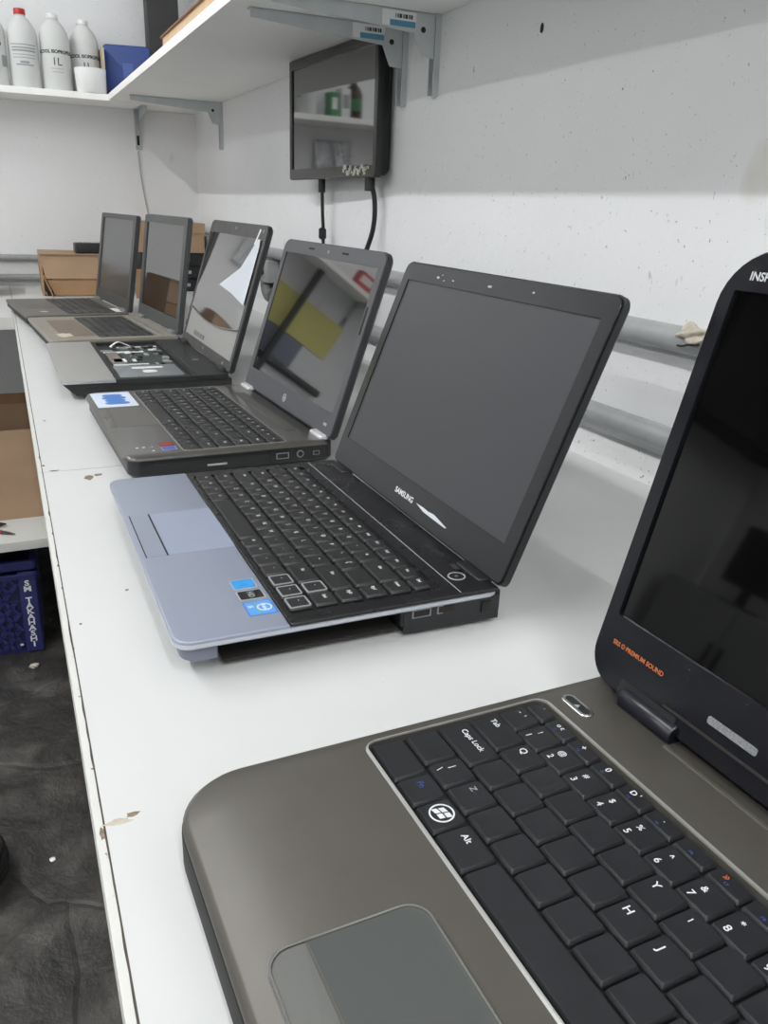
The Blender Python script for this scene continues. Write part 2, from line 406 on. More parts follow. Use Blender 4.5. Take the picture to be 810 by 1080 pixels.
# ------------------------------------------------------------------ navy lattice crate on the floor
def crate():
    W_, D_, H_ = .42, .32, .27
    o = empty('plastic_crate', (-.022, 2.14, 0), PI+math.radians(-1.5)); o.rotation_euler.z = math.radians(-2)
    tag(o, 'navy blue lattice plastic crate with white vertical lettering on the floor under the shelf', 'crate')
    x0, x1 = -W_, 0.
    th = .012
    bm = bmesh.new()
    slab(bm, x0+.01, x1-.01, .01, D_-.01, .0, .01, .012, .002)
    new_obj('bottom', bm, M_crate, o)
    bm = bmesh.new()
    frame(bm, (x0-.004, x1+.004, -.004, D_+.004), (x0+th, x1-th, th, D_-th), H_-.022, H_, .016, .006, bt=.002)
    frame(bm, (x0-.006, x1+.006, -.006, D_+.006), (x0+th, x1-th, th, D_-th), H_-.048, H_-.034, .016, .006, bt=.002)
    new_obj('rim', bm, M_crate, o)
    def lattice(bm, L_, put):
        """diagonal ribs + back skin with holes look: ribs crossing both ways"""
        z0, z1 = .012, H_-.034
        n_ = int(L_/.034)+8
        for s in (-1, 1):
            for k in range(-8, n_):
                a = k*.034
                pts = []
                for q in range(0, 9):
                    z = z0+(z1-z0)*q/8; u = a+(z-z0)*.8*s+(0 if s > 0 else .17)
                    pts.append((u, z))
                seg = [p for p in pts if .0 <= p[0] <= L_]
                if len(seg) > 1:
                    put(bm, seg, .0075 if s > 0 else .006)
    def strip(bm, seg, hw, f):
        a, b_ = seg[0], seg[-1]
        for (d0, d1) in ((0, .008),):
            p = [(a[0]-hw, a[1]), (a[0]+hw, a[1]), (b_[0]+hw, b_[1]), (b_[0]-hw, b_[1])]
            A = [bm.verts.new(f(q, d0)) for q in p]; B = [bm.verts.new(f(q, d1)) for q in p]
            bridge(bm, A, B); bm.faces.new(A[::-1]); bm.faces.new(B)
    # long sides
    for (nm, f, L_) in (('lattice_side', lambda q, d: (x0+.045+q[0], d, q[1]), W_-.09), ('lattice_side', lambda q, d: (x0+.045+q[0], D_-d, q[1]), W_-.09),
                        ('lattice_side', lambda q, d: (x0+d, .03+q[0], q[1]), D_-.06), ('lattice_side', lambda q, d: (x1-d, .03+q[0], q[1]), D_-.06)):
        bm = bmesh.new(); lattice(bm, L_, lambda bm, seg, hw, f=f: strip(bm, seg, hw, f)); new_obj(nm, bm, M_crate, o, smooth=False)
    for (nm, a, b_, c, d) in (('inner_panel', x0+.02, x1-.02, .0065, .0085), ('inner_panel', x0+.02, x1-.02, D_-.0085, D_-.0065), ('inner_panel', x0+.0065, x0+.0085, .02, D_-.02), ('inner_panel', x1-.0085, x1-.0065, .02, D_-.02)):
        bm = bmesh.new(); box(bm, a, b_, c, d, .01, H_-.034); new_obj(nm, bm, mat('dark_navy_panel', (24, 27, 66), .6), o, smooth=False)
    # solid corner posts
    for (a, b_, c, d) in ((x0, x0+.045, -.002, .014), (x1-.045, x1, -.002, .014), (x0, x0+.045, D_-.014, D_+.002), (x1-.045, x1, D_-.014, D_+.002)):
        bm = bmesh.new(); slab(bm, a, b_, c, d, .006, H_-.03, .006, .001); new_obj('corner_post', bm, M_crate, o)
    for (a, b_, c, d) in ((x0, x0+.012, 0, .045), (x1-.012, x1, 0, .045)):
        bm = bmesh.new(); slab(bm, a, b_, c, d, .006, H_-.03, .005, .001); new_obj('corner_post', bm, M_crate, o)
    for i, ch in enumerate('SM TAKAHASHI'):
        if ch == ' ': continue
        t_ = mesh_obj('letter', text_mesh(ch, .0215, M_legend, .0004, bold=.0006, xs=1.2), o, (x1-.024, -.0026, H_-.062-i*.0165), (PI/2, 0, 0))
    bm = bmesh.new(); blob(bm, 0, 0, 0, .004, .0005)
    new_obj('paint_spot', bm, M_legend, o, (x1-.055, -.0026, .03)).rotation_euler = (PI/2, 0, 0)
crate()
def crumb(x, y, s, label):
    bm = bmesh.new(); bmesh.ops.create_icosphere(bm, subdivisions=2, radius=s)
    for v in bm.verts: v.co *= 1+random.uniform(-.3, .3); v.co.z *= .6
    o = new_obj('plaster_crumb', bm, M_plaster if s > .01 else M_white, loc=(x, y, s*.45)); tag(o, label, 'debris')
crumb(-.052, 2.06, .0115, 'white crumb of plaster on the dark floor in front of the blue crate')
crumb(-.049, 1.328, .0055, 'tiny white crumb on the dark floor beside the coiled cable')

# coil of black cable on the floor at the frame edge
bm = bmesh.new(); path = []
for k in range(5*36+1):
    a = 2*PI*k/36; rr_ = .105+.004*math.sin(k*.31)+.003*(k/36 % 2); path.append((rr_*math.cos(a), rr_*math.sin(a)*.95, .008+.011*(k/36)+.002*math.sin(k*.5)))
tube(bm, path, .0075, 10)
o = new_obj('cable_coil', bm, M_cable, loc=(-.238, 1.325, .001)); tag(o, 'coil of thick black cable lying on the dark floor beside the bench', 'cable')

# ------------------------------------------------------------------ wall conduits
def pipe(name, a, b, rad, label, clips=()):
    a = Vector(a); b = Vector(b); d = b-a
    o = empty(name, a); tag(o, label, 'pipe', 'conduits clipped along the walls')
    bm = bmesh.new(); tube(bm, [(0, 0, 0), tuple(d)], rad, 20); new_obj('tube', bm, M_pipe, o)
    for f in clips:
        c = d*f; e_ = d.normalized()*.018
        bm = bmesh.new(); tube(bm, [tuple(c-e_), tuple(c+e_)], rad*1.16, 20); new_obj('coupling', bm, M_pipe, o)
    return o
p1 = pipe('conduit_pipe', (XW-.0148, -.6, T+.1685), (XW-.0148, 3.06, T+.1685), .0138, 'upper grey conduit along the masonry wall, with a plaster lump on it', (.625,))
p2 = pipe('conduit_pipe', (XW-.0142, -.6, T+.0605), (XW-.0142, 2.12, T+.0605), .0132, 'lower grey conduit along the masonry wall, just above the worktop', (.97,))
pipe('conduit_pipe', (-1.6, YB-.012, T+.0905), (.36, YB-.012, T+.0905), .0105, 'upper thin conduit along the far wall, running behind the cardboard box')
pipe('conduit_pipe', (-1.6, YB-.013, T+.0270), (.36, YB-.013, T+.0270), .0115, 'lower thin conduit along the far wall, close to the worktop')
bm = bmesh.new(); tube(bm, [(-.74, YB-.016, T+.165), (-.30, YB-.016, T+.165)], .0155, 16)
o = new_obj('black_trunking', bm, M_black); tag(o, 'black round trunking low on the far wall under the yellow notice board', 'pipe')
# plaster lump on the upper conduit
bm = bmesh.new(); bmesh.ops.create_icosphere(bm, subdivisions=4, radius=.021)
for v in bm.verts:
    k = 1+.28*math.sin(v.co.x*260+1)*math.sin(v.co.y*210)+.2*math.sin(v.co.z*330+v.co.y*170)
    v.co = Vector((v.co.x*.4*k, v.co.y*.85*k, v.co.z*.46*k))
o = new_obj('plaster_lump', bm, M_plaster, p1, (-.010, .634+.6, .008))
bm = bmesh.new(); tube(bm, [Vector((a, b-.2065, c)) for a, b, c in curve_pts([(-.0165, 1.425, .001), (-.0185, 1.437, -.0005), (-.0175, 1.446, -.003), (-.015, 1.456, -.004)])], .0011, 8); new_obj('crack', bm, M_hole, p1)
# grey elbow fitting where the lower conduit ends
r = empty('conduit_fitting', (XW-.0185, 2.16, T)); tag(r, 'dark grey conduit elbow fitting on the wall between two laptop lids', 'pipe fitting')
bm = bmesh.new(); slab(bm, -.018, .016, -.04, .04, .095, .15, .006, .003); new_obj('junction_box', bm, M_pipe, r)
bm = bmesh.new(); tube(bm, curve_pts([(0, -.045, .0605), (0, -.01, .062), (0, .012, .078), (0, .014, .098)], 6), .02, 16); new_obj('elbow', bm, M_fit, r)
bm = bmesh.new(); bmesh.ops.create_uvsphere(bm, u_segments=12, v_segments=8, radius=.010); new_obj('screw_knob', bm, M_hole, r, (-.02, .0, .122))

# ------------------------------------------------------------------ wall shelves
ZSB, ZST = T+.570, T+.588
SX = .345
r = empty('wall_shelf', (SX, .3, ZSB)); tag(r, 'long white board shelf on steel brackets along the masonry wall above the laptops', 'shelf')
bm = bmesh.new(); slab(bm, 0, XW-SX-.001, 0, 2.5905, 0, ZST-ZSB, .0015, .001); new_obj('board', bm, M_shelf, r)
r = empty('wall_shelf', (-1.3, 2.892, ZSB-.002)); tag(r, 'white board shelf along the far wall carrying the white bottles', 'shelf')
bm = bmesh.new(); slab(bm, 0, XW+1.3-.001, 0, YB-2.892-.001, 0, ZST-ZSB, .0015, .001); new_obj('board', bm, M_shelf, r)

def bracket(loc, rz, L_, label, sticker=False, drop=.115):
    """strip on the wall (local x=0 plane, room towards -x), arm under the shelf towards -x"""
    r = empty('shelf_bracket', loc, rz); tag(r, label, 'bracket', 'steel brackets under the shelves')
    bm = bmesh.new()
    box(bm, -.002, 0, -.0095, .0095, -drop, 0); box(bm, -.010, -.002, -.0095, -.0082, -drop, 0); box(bm, -.010, -.002, .0082, .0095, -drop, 0)
    box(bm, -.004, -.002, -.0082, .0082, -drop-.002, -drop)
    new_obj('wall_strip', bm, M_galv, r, smooth=False)
    bm = bmesh.new()
    prism(bm, [(-.010, -.001), (-L_, -.001), (-L_, -.014), (-.046, -.030), (-.032, -.060), (-.010, -.062)], -.0068, -.0052, 'y')
    new_obj('arm', bm, M_galv, r, smooth=False)
    bm = bmesh.new(); box(bm, -L_, -.010, -.0068, .0095, -.0016, -.0002); new_obj('arm_flange', bm, M_galv, r, smooth=False)
    bm = bmesh.new(); disc(bm, 0, 0, 0, .0042, .0004, 16); new_obj('bolt_hole', bm, M_hole, r, (-.030, -.0069, -.024)).rotation_euler = (PI/2, 0, 0)
    bm = bmesh.new(); prism(bm, [(-.004, -drop+.012), (.004, -drop+.012), (.004, -drop+.042), (-.004, -drop+.042)], 0, .0004, 'x'); new_obj('slot', bm, M_hole, r, (-.0024, 0, 0), smooth=False)
    if sticker:
        bm = bmesh.new(); box(bm, -.100, -.043, -.0075, -.0069, -.0235, -.003); s = new_obj('price_sticker', bm, M_white, r, smooth=False)
        bm = bmesh.new(); box(bm, -.087, -.044, -.0078, -.0075, -.0235, -.0155); new_obj('blue_band', bm, mat('teal_print', (84, 140, 168), .6), s, smooth=False)
        bm = bmesh.new()
        for k in range(9):
            u = -.078+.0032*k; box(bm, u, u+.0014+.0008*(k % 3), -.0078, -.0075, -.0125, -.007)
        new_obj('barcode', bm, M_ink, s, smooth=False)
    return r
bracket((XW, 1.288, ZSB), 0, .27, 'nearest shelf bracket on the masonry wall, its sticker out past the monitor', True, .112)
bracket((XW, 1.405, ZSB), 0, .27, 'shelf bracket with sticker crossing the top corner of the wall monitor', True, .117)
bracket((XW, 2.70, ZSB), 0, .27, 'shelf bracket on the masonry wall near the far corner', False, .13)
bracket((.455, YB, ZSB-.002), PI/2, .17, 'shelf bracket on the far wall left of the corner, with a thin wire below', False, .122)
bracket((-.66, YB, ZSB-.002), PI/2, .17, 'shelf bracket on the far wall above the yellow notice board', False, .122)

bm = bmesh.new(); tube(bm, curve_pts([(.452, YB-.004, T+.44), (.456, YB-.004, T+.36), (.466, YB-.004, T+.28), (.478, YB-.004, T+.2), (.48, YB-.004, T+.11)]), .002, 6)
o = new_obj('hanging_wire', bm, mat('pale_grey_wire', (176, 174, 168), .6)); tag(o, 'thin pale wire hanging down the far wall below the bracket', 'wire')

# ------------------------------------------------------------------ things on the shelves
SZ = ZST-.002
def bend(me, R_):
    m2 = me.copy()
    for v in m2.vertices:
        a = v.co.x/R_; d = R_+v.co.z
        v.co = Vector((d*math.sin(a), -d*math.cos(a), v.co.y))
    return m2
def patch(bm, R_, a0, a1, z0, z1, n_=12):
    A = []; B = []
    for k in range(n_+1):
        a = a0+(a1-a0)*k/n_
        A.append(bm.verts.new((R_*math.sin(a), -R_*math.cos(a), z0))); B.append(bm.verts.new((R_*math.sin(a), -R_*math.cos(a), z1)))
    for k in range(n_): bm.faces.new((A[k], A[k+1], B[k+1], B[k]))

def bottle(x, y, label, capm, kind, rz=0.):
    o = empty('bottle', (x, y, SZ), rz); tag(o, label, 'bottle', 'white plastic litre bottles on the far shelf')
    R_ = .0425
    bm = bmesh.new(); lathe(bm, [(R_*.9, 0), (R_, .006), (R_, .138), (R_*.985, .150), (R_*.9, .164), (R_*.70, .180), (R_*.45, .192), (.0145, .197), (.0145, .201)], 40); new_obj('body', bm, M_bottle, o, ang=60)
    bm = bmesh.new(); lathe(bm, [(.0165, .200), (.0165, .213), (.015, .2155)] if capm is M_red else [(.0165, .199), (.0165, .209), (.013, .2125)], 24); new_obj('cap', bm, capm, o)
    if kind == 'text':
        lb = mesh_obj('label_print', bend(text_mesh('\u00c1LCOOL ISOPROP\u00cdLICO', .0125, M_ink, .0001, bold=.0005), R_+.0003), o, (0, 0, .107))
        mesh_obj('volume_print', bend(text_mesh('1L', .030, M_ink, .0001), R_+.0003), o, (0, 0, .080))
        bm = bmesh.new(); patch(bm, R_+.0003, -.45, .45, .061, .0625); patch(bm, R_+.0003, -.38, .38, .052, .0535); new_obj('small_print', bm, M_inkg, o)
    elif kind == 'lines':
        bm = bmesh.new()
        for z, w, hgt in ((.116, .9, .003), (.107, .85, .004), (.099, .85, .005), (.09, .8, .002), (.082, .8, .002), (.068, .3, .006), (.062, .6, .004)): patch(bm, R_+.0003, -w, w, z, z+hgt)
        new_obj('small_print', bm, M_inkg, o)
    else:
        bm = bmesh.new(); patch(bm, R_+.0003, .35, .85, .055, .085); new_obj('barcode', bm, M_inkg, o)
        bm = bmesh.new(); patch(bm, R_+.0003, .1, .4, .11, .118); new_obj('hazard_mark', bm, M_ink, o)
bottle(.030, 2.975, 'leftmost white bottle on the far shelf, cut by the photo edge, hazard mark turned sideways', M_white, 'code', .3)
bottle(.118, 2.975, 'white bottle with a red cap on the far shelf', M_red, 'lines')
bottle(.208, 2.975, 'white bottle with white cap between the red-capped bottle and the cup', M_white, 'text')
bottle(.297, 3.012, 'white bottle with white cap standing behind the white cup', M_white, 'text')

r = empty('plastic_cup', (.300, 2.928, SZ)); tag(r, 'white round plastic cup on the shelf in front of a white bottle', 'cup')
bm = bmesh.new(); lathe(bm, [(.040, 0), (.042, .002), (.0465, .066), (.0465, .068), (.0445, .068), (.0405, .006), (.001, .004)], 36); new_obj('body', bm, mat('glossy_white', (232, 233, 232), .35), r, ang=50)
# blue organiser case, leaning
r = empty('plastic_case', (.418, 2.985, SZ)); tag(r, 'blue plastic case standing on the far shelf beside the cup', 'case')
bm = bmesh.new(); slab(bm, -.068, .075, 0, .15, -.018, .018, .012, .004, .004); c = new_obj('shell', bm, M_blue, r); c.rotation_euler = (PI/2, 0, 0)
bm = bmesh.new(); box(bm, -.01, .02, -.0205, -.017, .06, .10); new_obj('latch', bm, mat('blue_latch', (60, 84, 150), .4), r, smooth=False)
r.rotation_euler.z = math.radians(-12)
# beige pad behind
r = empty('folder', (.3445, 3.00, SZ)); tag(r, 'thin beige folder standing between the last bottle and the blue case', 'folder')
bm = bmesh.new(); box(bm, -.004, .004, -.05, .07, 0, .135); new_obj('cover', bm, mat('beige_card', (184, 172, 150), .8), r, smooth=False)
# tall black panel
bm = bmesh.new(); slab(bm, .486, .585, 2.965, 3.02, SZ, SZ+.42, .004, .002)
o = new_obj('black_case', bm, mat('charcoal_panel', (42, 42, 43), .55)); tag(o, 'tall charcoal computer case standing on the far shelf by the corner', 'computer case')
# board on the long shelf
r = empty('wooden_board', (SX+.006, .75, ZST)); tag(r, 'pale wooden board lying on the long shelf, its brown top edge showing', 'board')
bm = bmesh.new(); slab(bm, 0, .25, 0, 1.23, 0, .019, .002, 0); new_obj('plank', bm, mat('pale_wood', (214, 184, 146), .7, var=.06, vscale=30), r)
bm = bmesh.new(); slab(bm, -.004, .254, -.004, 1.236, .019, .022, .002, 0); new_obj('veneer', bm, mat('brown_veneer', (128, 84, 62), .6), r)
# things further along the far shelf (seen only as reflections in the monitor and lids)
def small_bottle(x, y):
    o = empty('brown_bottle', (x, y, SZ)); tag(o, 'small brown glass bottle with green label on the far shelf, mirrored in the wall monitor', 'bottle')
    bm = bmesh.new(); lathe(bm, [(.03, 0), (.032, .004), (.032, .085), (.024, .105), (.012, .118), (.012, .14)], 28); new_obj('body', bm, mat('brown_glass', (64, 34, 24), .15), o)
    bm = bmesh.new(); lathe(bm, [(.0145, .135), (.0145, .155), (.012, .158)], 20); new_obj('cap', bm, M_white, o)
    bm = bmesh.new(); patch(bm, .0325, -PI, PI, .03, .07, 30); new_obj('label_print', bm, mat('green_paper', (58, 120, 72), .6), o)
small_bottle(-.172, 2.98)
def carton(name, x, y, z, w, d, h_, m, label, cat, m2=None):
    r = empty(name, (x, y, z)); tag(r, label, cat)
    bm = bmesh.new(); slab(bm, -w/2, w/2, -d/2, d/2, 0, h_, .001, .0008); new_obj('carton', bm, m, r)
    bm = bmesh.new(); box(bm, -w/2+.006, w/2-.006, -d/2-.0006, -d/2+.0002, h_*.35, h_*.8); new_obj('label_print', bm, m2 or M_white, r, smooth=False)
carton('small_box', -.128, 2.98, SZ, .036, .05, .10, M_white, 'narrow white box on the far shelf, mirrored in the wall monitor', 'box', M_inkg)
carton('small_box', -.086, 2.985, SZ, .034, .05, .085, mat('green_box', (74, 140, 92), .6), 'green box on the far shelf, mirrored in the wall monitor', 'box')
carton('small_box', -.565, 2.935, SZ, .07, .05, .06, mat('red_box', (196, 60, 62), .6), 'red box on the far shelf, mirrored in a laptop screen', 'box')
carton('small_box', -.665, 2.935, SZ, .07, .05, .05, mat('green_box', (74, 140, 92), .6), 'second green box on the far shelf beyond the red box', 'box')
# silver bags hanging on the far wall
def bag(x, z0, z1, w, label):
    r = empty('hanging_bag', (x, YB-.009, z0)); tag(r, label, 'bag')
    bm = bmesh.new(); nx, nz = 14, 14; g = []
    for j in range(nz+1):
        g.append([bm.verts.new((w*(i/nx-.5), -.006+.007*math.sin(i*1.9+j*.7)*math.sin(j*1.3+i*.4), (z1-z0)*j/nz)) for i in range(nx+1)])
    for j in range(nz):
        for i in range(nx): bm.faces.new((g[j][i], g[j][i+1], g[j+1][i+1], g[j+1][i]))
    f = new_obj('film', bm, mat('silver_film', (224, 228, 232), .25, metal=.4), r)
    sm = f.modifiers.new('thick', 'SOLIDIFY'); sm.thickness = .0015
bag(-.100, T+.375, T+.52, .072, 'crumpled silver bag hung on the far wall below the shelf, nearest the corner')
bag(-.182, T+.375, T+.52, .072, 'crumpled silver bag hung on the far wall beside the first one')
# yellow notice board, white sheet, pole - mirrored in the laptop screens
r = empty('notice_board', (-.47, YB-.006, T+.295)); tag(r, 'yellow notice board on the far wall above the side bench', 'notice board')
bm = bmesh.new(); slab(bm, -.21, .17, 0, .15, 0, .006, .002, .001); o = new_obj('panel', bm, mat('yellow_board', (214, 208, 124), .6), r); o.rotation_euler = (PI/2, 0, 0); o.location = (0, .006, 0)
bm = bmesh.new(); slab(bm, -.10, .17, -.11, -.002, 0, .006, .002, .001); o = new_obj('shade_panel', bm, mat('shade_blue_grey', (112, 120, 134), .5), r); o.rotation_euler = (PI/2, 0, 0); o.location = (0, .006, 0)  # blue-grey sheet stands in for the shade below the yellow board
r = empty('paper_sheet', (-.305, YB-.0016, T+.25)); tag(r, 'white sheet of paper on the far wall below the end of the notice board', 'paper')
bm = bmesh.new(); prism(bm, [(-.03, -.14), (.07, -.12), (.07, -.02), (-.03, -.01)], 0, .0015, 'y'); new_obj('sheet', bm, mat('white_paper', (246, 246, 246), .6), r, smooth=False)
r = empty('steel_post', (-.44, YB-.05, T)); tag(r, 'dark steel post standing on the side bench before the notice board', 'post')
bm = bmesh.new(); slab(bm, -.012, .012, -.012, .012, 0, .566, .002, 0); new_obj('shaft', bm, M_blackm, r)
bm = bmesh.new(); slab(bm, -.04, .04, -.04, .04, 0, .006, .004, .001); new_obj('foot_plate', bm, M_blackm, r)
# grey metal cabinet across the room (mirrored in the nearest screen)
r = empty('storage_cabinet', (XL+.21, 2.5, 0)); tag(r, 'low grey steel storage cabinet against the opposite wall, mirrored in the nearest screen', 'cabinet')
bm = bmesh.new(); slab(bm, -.2, .2, -.5, .5, 0, .92, .004, .002); new_obj('body', bm, mat('grey_steel_paint', (170, 172, 172), .5), r)
for s in (0, 1):
    bm = bmesh.new(); slab(bm, .2, .214, -.49+s*.495, -.005+s*.495, .05, .90, .003, .002); d = new_obj('door', bm, MATS['grey_steel_paint'], r)
    bm = bmesh.new(); slab(bm, .214, .228, -.045+s*.07, -.028+s*.07, .55, .70, .002, .002); new_obj('handle', bm, M_black, d)

r = empty('desktop_monitor', (XL+.26, 2.62, .92)); tag(r, 'black desktop monitor standing on the low grey cabinet across the room', 'monitor')
bm = bmesh.new(); slab(bm, -.25, .25, -.17, .17, -.02, .02, .008, .004); p = new_obj('panel', bm, M_black, r, (0, 0, .27)); p.rotation_euler = (PI/2, 0, PI/2+.4)
bm = bmesh.new(); slab(bm, -.09, .09, -.09, .09, 0, .012, .02, .004); new_obj('foot', bm, M_black, r)
bm = bmesh.new(); slab(bm, -.02, .02, -.02, .02, .01, .14, .004, 0); new_obj('stand', bm, M_black, r)
r = empty('wall_cabinet', (-2.9, YB-.16, T+.82)); tag(r, 'charcoal wall cabinet high on the far wall across the room', 'cabinet')
bm = bmesh.new(); slab(bm, -.6, .5, -.16, .159, 0, .7, .003, 0); new_obj('body', bm, M_blackm, r)
for s_ in (0, 1):
    bm = bmesh.new(); slab(bm, -.595+.547*s_, -.053+.548*s_, -.176, -.16, .005, .695, .003, .001); new_obj('door', bm, mat('charcoal_panel', (42, 42, 43), .55), r)

# ------------------------------------------------------------------ wall monitor
r = empty('monitor', (.612, 1.643, T+.454)); tag(r, 'small black monitor mounted on the masonry wall under the shelf, screen mirroring bottles', 'monitor')
# local: x = along the wall away from the camera -> use frame: u = -y (right as seen from room), v = z, n = -x
r.rotation_euler = (PI/2, 0, -PI/2+math.radians(3.2))
W2, H2 = .2085, .1155
bm = bmesh.new()
slab(bm, -W2+.004, W2-.004, -H2+.004, H2-.004, -.0255, 0., .006, 0, .012); new_obj('back_shell', bm, M_black, r)
bm = bmesh.new(); frame(bm, (-W2, W2, -H2, H2), (-W2+.0135, W2-.0095, -H2+.021, H2-.019), 0, .012, .005, .001, bt=.002, slope=.001)
bz = new_obj('bezel', bm, mat('glossy_charcoal', (50, 50, 50), .22), r)
bm = bmesh.new(); slab(bm, -W2+.012, W2-.008, -H2+.019, H2-.017, .004, .009, .001, 0)
new_obj('screen', bm, mat('monitor_glass', (16, 16, 17), .04, ior=2.6), r)
bm = bmesh.new(); rnd = random.Random(5)
for k in range(26):
    u = .075+.11*k/26; v_ = -H2+.010+.006*math.sin(k*1.1)
    a = rnd.uniform(.003, .009); box(bm, u, u+a*1.3, v_, v_+a, .0118, .0118+rnd.uniform(.0008, .0025))
new_obj('control_buttons', bm, M_chrome, r, smooth=False)
r2 = empty('wall_bracket', (XW, 1.64, T+.454)); tag(r2, 'flat steel mount between the wall and the black monitor', 'bracket')
bm = bmesh.new(); box(bm, -.0100, 0, -.03, .03, -.06, .06); new_obj('plate', bm, M_galv, r2, smooth=False)

def wire(name, pts, rad, label, bead=None):
    o = empty(name, pts[0]); tag(o, label, 'cable', 'cables hanging from the wall monitor')
    P0 = Vector(pts[0])
    bm = bmesh.new(); tube(bm, [tuple(p-P0) for p in curve_pts(pts)], rad, 10); new_obj('cord', bm, M_cable, o)
    bm = bmesh.new(); tube(bm, [(0, 0, .004), (0, 0, -.022)], rad*2.1, 12); new_obj('plug', bm, M_black, o)
    if bead:
        q = Vector(bead)-P0; bm = bmesh.new(); tube(bm, [tuple(q+Vector((0, 0, .012))), tuple(q+Vector((0, 0, .009))), tuple(q-Vector((0, 0, .009))), tuple(q-Vector((0, 0, .012)))], [rad*1.2, rad*2.3, rad*2.3, rad*1.2], 12); new_obj('ferrite_bead', bm, M_black, o)
wire('monitor_cable', [(.622, 1.735, T+.336), (.624, 1.735, T+.28), (.625, 1.735, T+.2), (.60, 1.735, T+.12), (.585, 1.74, T+.03), (.58, 1.75, T+.0055)], .0036, 'thin black cable with a bead hanging from the monitor\'s left part', (.6245, 1.735, T+.232))
wire('monitor_cable', [(.622, 1.478, T+.338), (.630, 1.472, T+.30), (.631, 1.478, T+.25), (.618, 1.492, T+.19), (.60, 1.5, T+.1), (.56, 1.49, T+.02), (.54, 1.46, T+.007)], .0046, 'thicker black cable hanging from the monitor\'s near lower corner')
bm = bmesh.new(); tube(bm, curve_pts([(.585, 1.33, T+.006), (.56, 1.27, T+.007), (.525, 1.20, T+.006), (.50, 1.14, T+.006), (.47, 1.1, T+.006)]), .0055, 10)
o = new_obj('power_lead', bm, M_cable); tag(o, 'short black lead on the worktop behind the dark grey laptop with the white sticker', 'cable')

# ------------------------------------------------------------------ things on the far end of the worktop
def flap_box(loc, label, sx=1.):
    r = empty('cardboard_box', loc, math.radians(-1)); tag(r, label, 'cardboard box'); r.scale.x = sx
    bm = bmesh.new(); box(bm, 0, .235, .012, .215, 0, .121); new_obj('carton', bm, M_card, r, smooth=False)
    bm = bmesh.new(); prism(bm, [(.001, .1213), (.214, .1213), (.214, .124), (.001, .124)], -.0, .225, 'x'); new_obj('lid', bm, M_card, r, smooth=False)
    bm = bmesh.new()
    A = [bm.verts.new(p) for p in ((.002, .006, .1195), (.227, .006, .1195), (.224, .003, .051), (.012, .003, .051))]
    bm.faces.new(A); fl = new_obj('front_flap', bm, M_card, r, smooth=False); fl.modifiers.new('thick', 'SOLIDIFY').thickness = .004
    bm = bmesh.new()
    A = [bm.verts.new(p) for p in ((.016, .009, .047), (.225, .009, .047), (.218, .0, .002), (.034, .0, .002))]
    bm.faces.new(A); fl = new_obj('front_flap', bm, M_card_d, r, smooth=False); fl.modifiers.new('thick', 'SOLIDIFY').thickness = .004
    for (x0_, x1_, y_) in ((-.004, .010, .02), (.006, .026, -.004)):
        bm = bmesh.new()
        A = [bm.verts.new(p) for p in ((x0_, y_+.05, .09), (x0_, y_, .055), (x1_, y_-.018, .0), (x1_, y_+.05, 0))]
        bm.faces.new(A); fl = new_obj('side_flap', bm, M_card_d, r, smooth=False); fl.modifiers.new('thick', 'SOLIDIFY').thickness = .003
    bm = bmesh.new(); box(bm, .006, .03, .006, .0125, 0, .09); new_obj('opening', bm, M_hole, r, smooth=False)
flap_box((.092, 2.735, T), 'brown cardboard box with folded front flap, a black adapter lying on it')
flap_box((-.150, 2.735, T), 'brown cardboard box on the side bench, mirrored in the screen beside the torn touchpad', .5)
r = empty('power_adapter', (.255, 2.79, T+.1246), math.radians(2)); tag(r, 'black power adapter lying on top of the brown cardboard box', 'adapter')
bm = bmesh.new(); slab(bm, -.058, .06, -.028, .032, 0, .03, .006, .004, .003); new_obj('housing', bm, M_black, r)
bm = bmesh.new()
for k in range(6): box(bm, -.04+.014*k, -.034+.014*k, -.02, .024, .03, .0306)
new_obj('vent_ribs', bm, M_blackm, r, smooth=False)

# stack of drives with a brown box on it
def drive(x, y, z, w, d, h_, label, rz=0.):
    r = empty('disc_drive', (x, y, z), rz); tag(r, label, 'drive', 'black drives stacked in the far corner')
    bm = bmesh.new(); slab(bm, 0, w, 0, d, 0, h_, .002, .001); new_obj('chassis', bm, M_blackm, r)
    bm = bmesh.new(); slab(bm, .004, w-.004, -.004, .0, .003, h_-.003, .001, 0); f = new_obj('front_panel', bm, M_black, r)
    bm = bmesh.new(); box(bm, w*.55, w*.75, -.0046, -.004, h_*.4, h_*.65); new_obj('label_strip', bm, M_inkg, f, smooth=False)
for k, hh in enumerate((.041, .041, .041)):
    drive(.405+.004*(k % 2), 2.86-.003*k, T+.0006+.0416*k, .21, .17, hh, ['bottom black drive of the stack under the second brown box', 'middle black drive of the stack under the second brown box', 'top black drive of the stack under the second brown box'][k])
zb = T+.1258
r = empty('cardboard_box', (.395, 2.85, zb)); tag(r, 'flat brown cardboard box on the stack of black drives in the corner', 'cardboard box')
bm = bmesh.new(); box(bm, 0, .218, 0, .19, 0, .089); new_obj('carton', bm, M_card, r, smooth=False)
bm = bmesh.new(); box(bm, -.003, .221, -.004, .193, .062, .0935); new_obj('lid', bm, M_card, r, smooth=False)
r = empty('cardboard_sleeve', (.355, 2.66, T), math.radians(-15)); tag(r, 'small upright piece of brown cardboard between the two farthest laptop lids', 'cardboard')
bm = bmesh.new(); box(bm, 0, .05, 0, .03, 0, .085); new_obj('sleeve', bm, M_card_d, r, smooth=False)
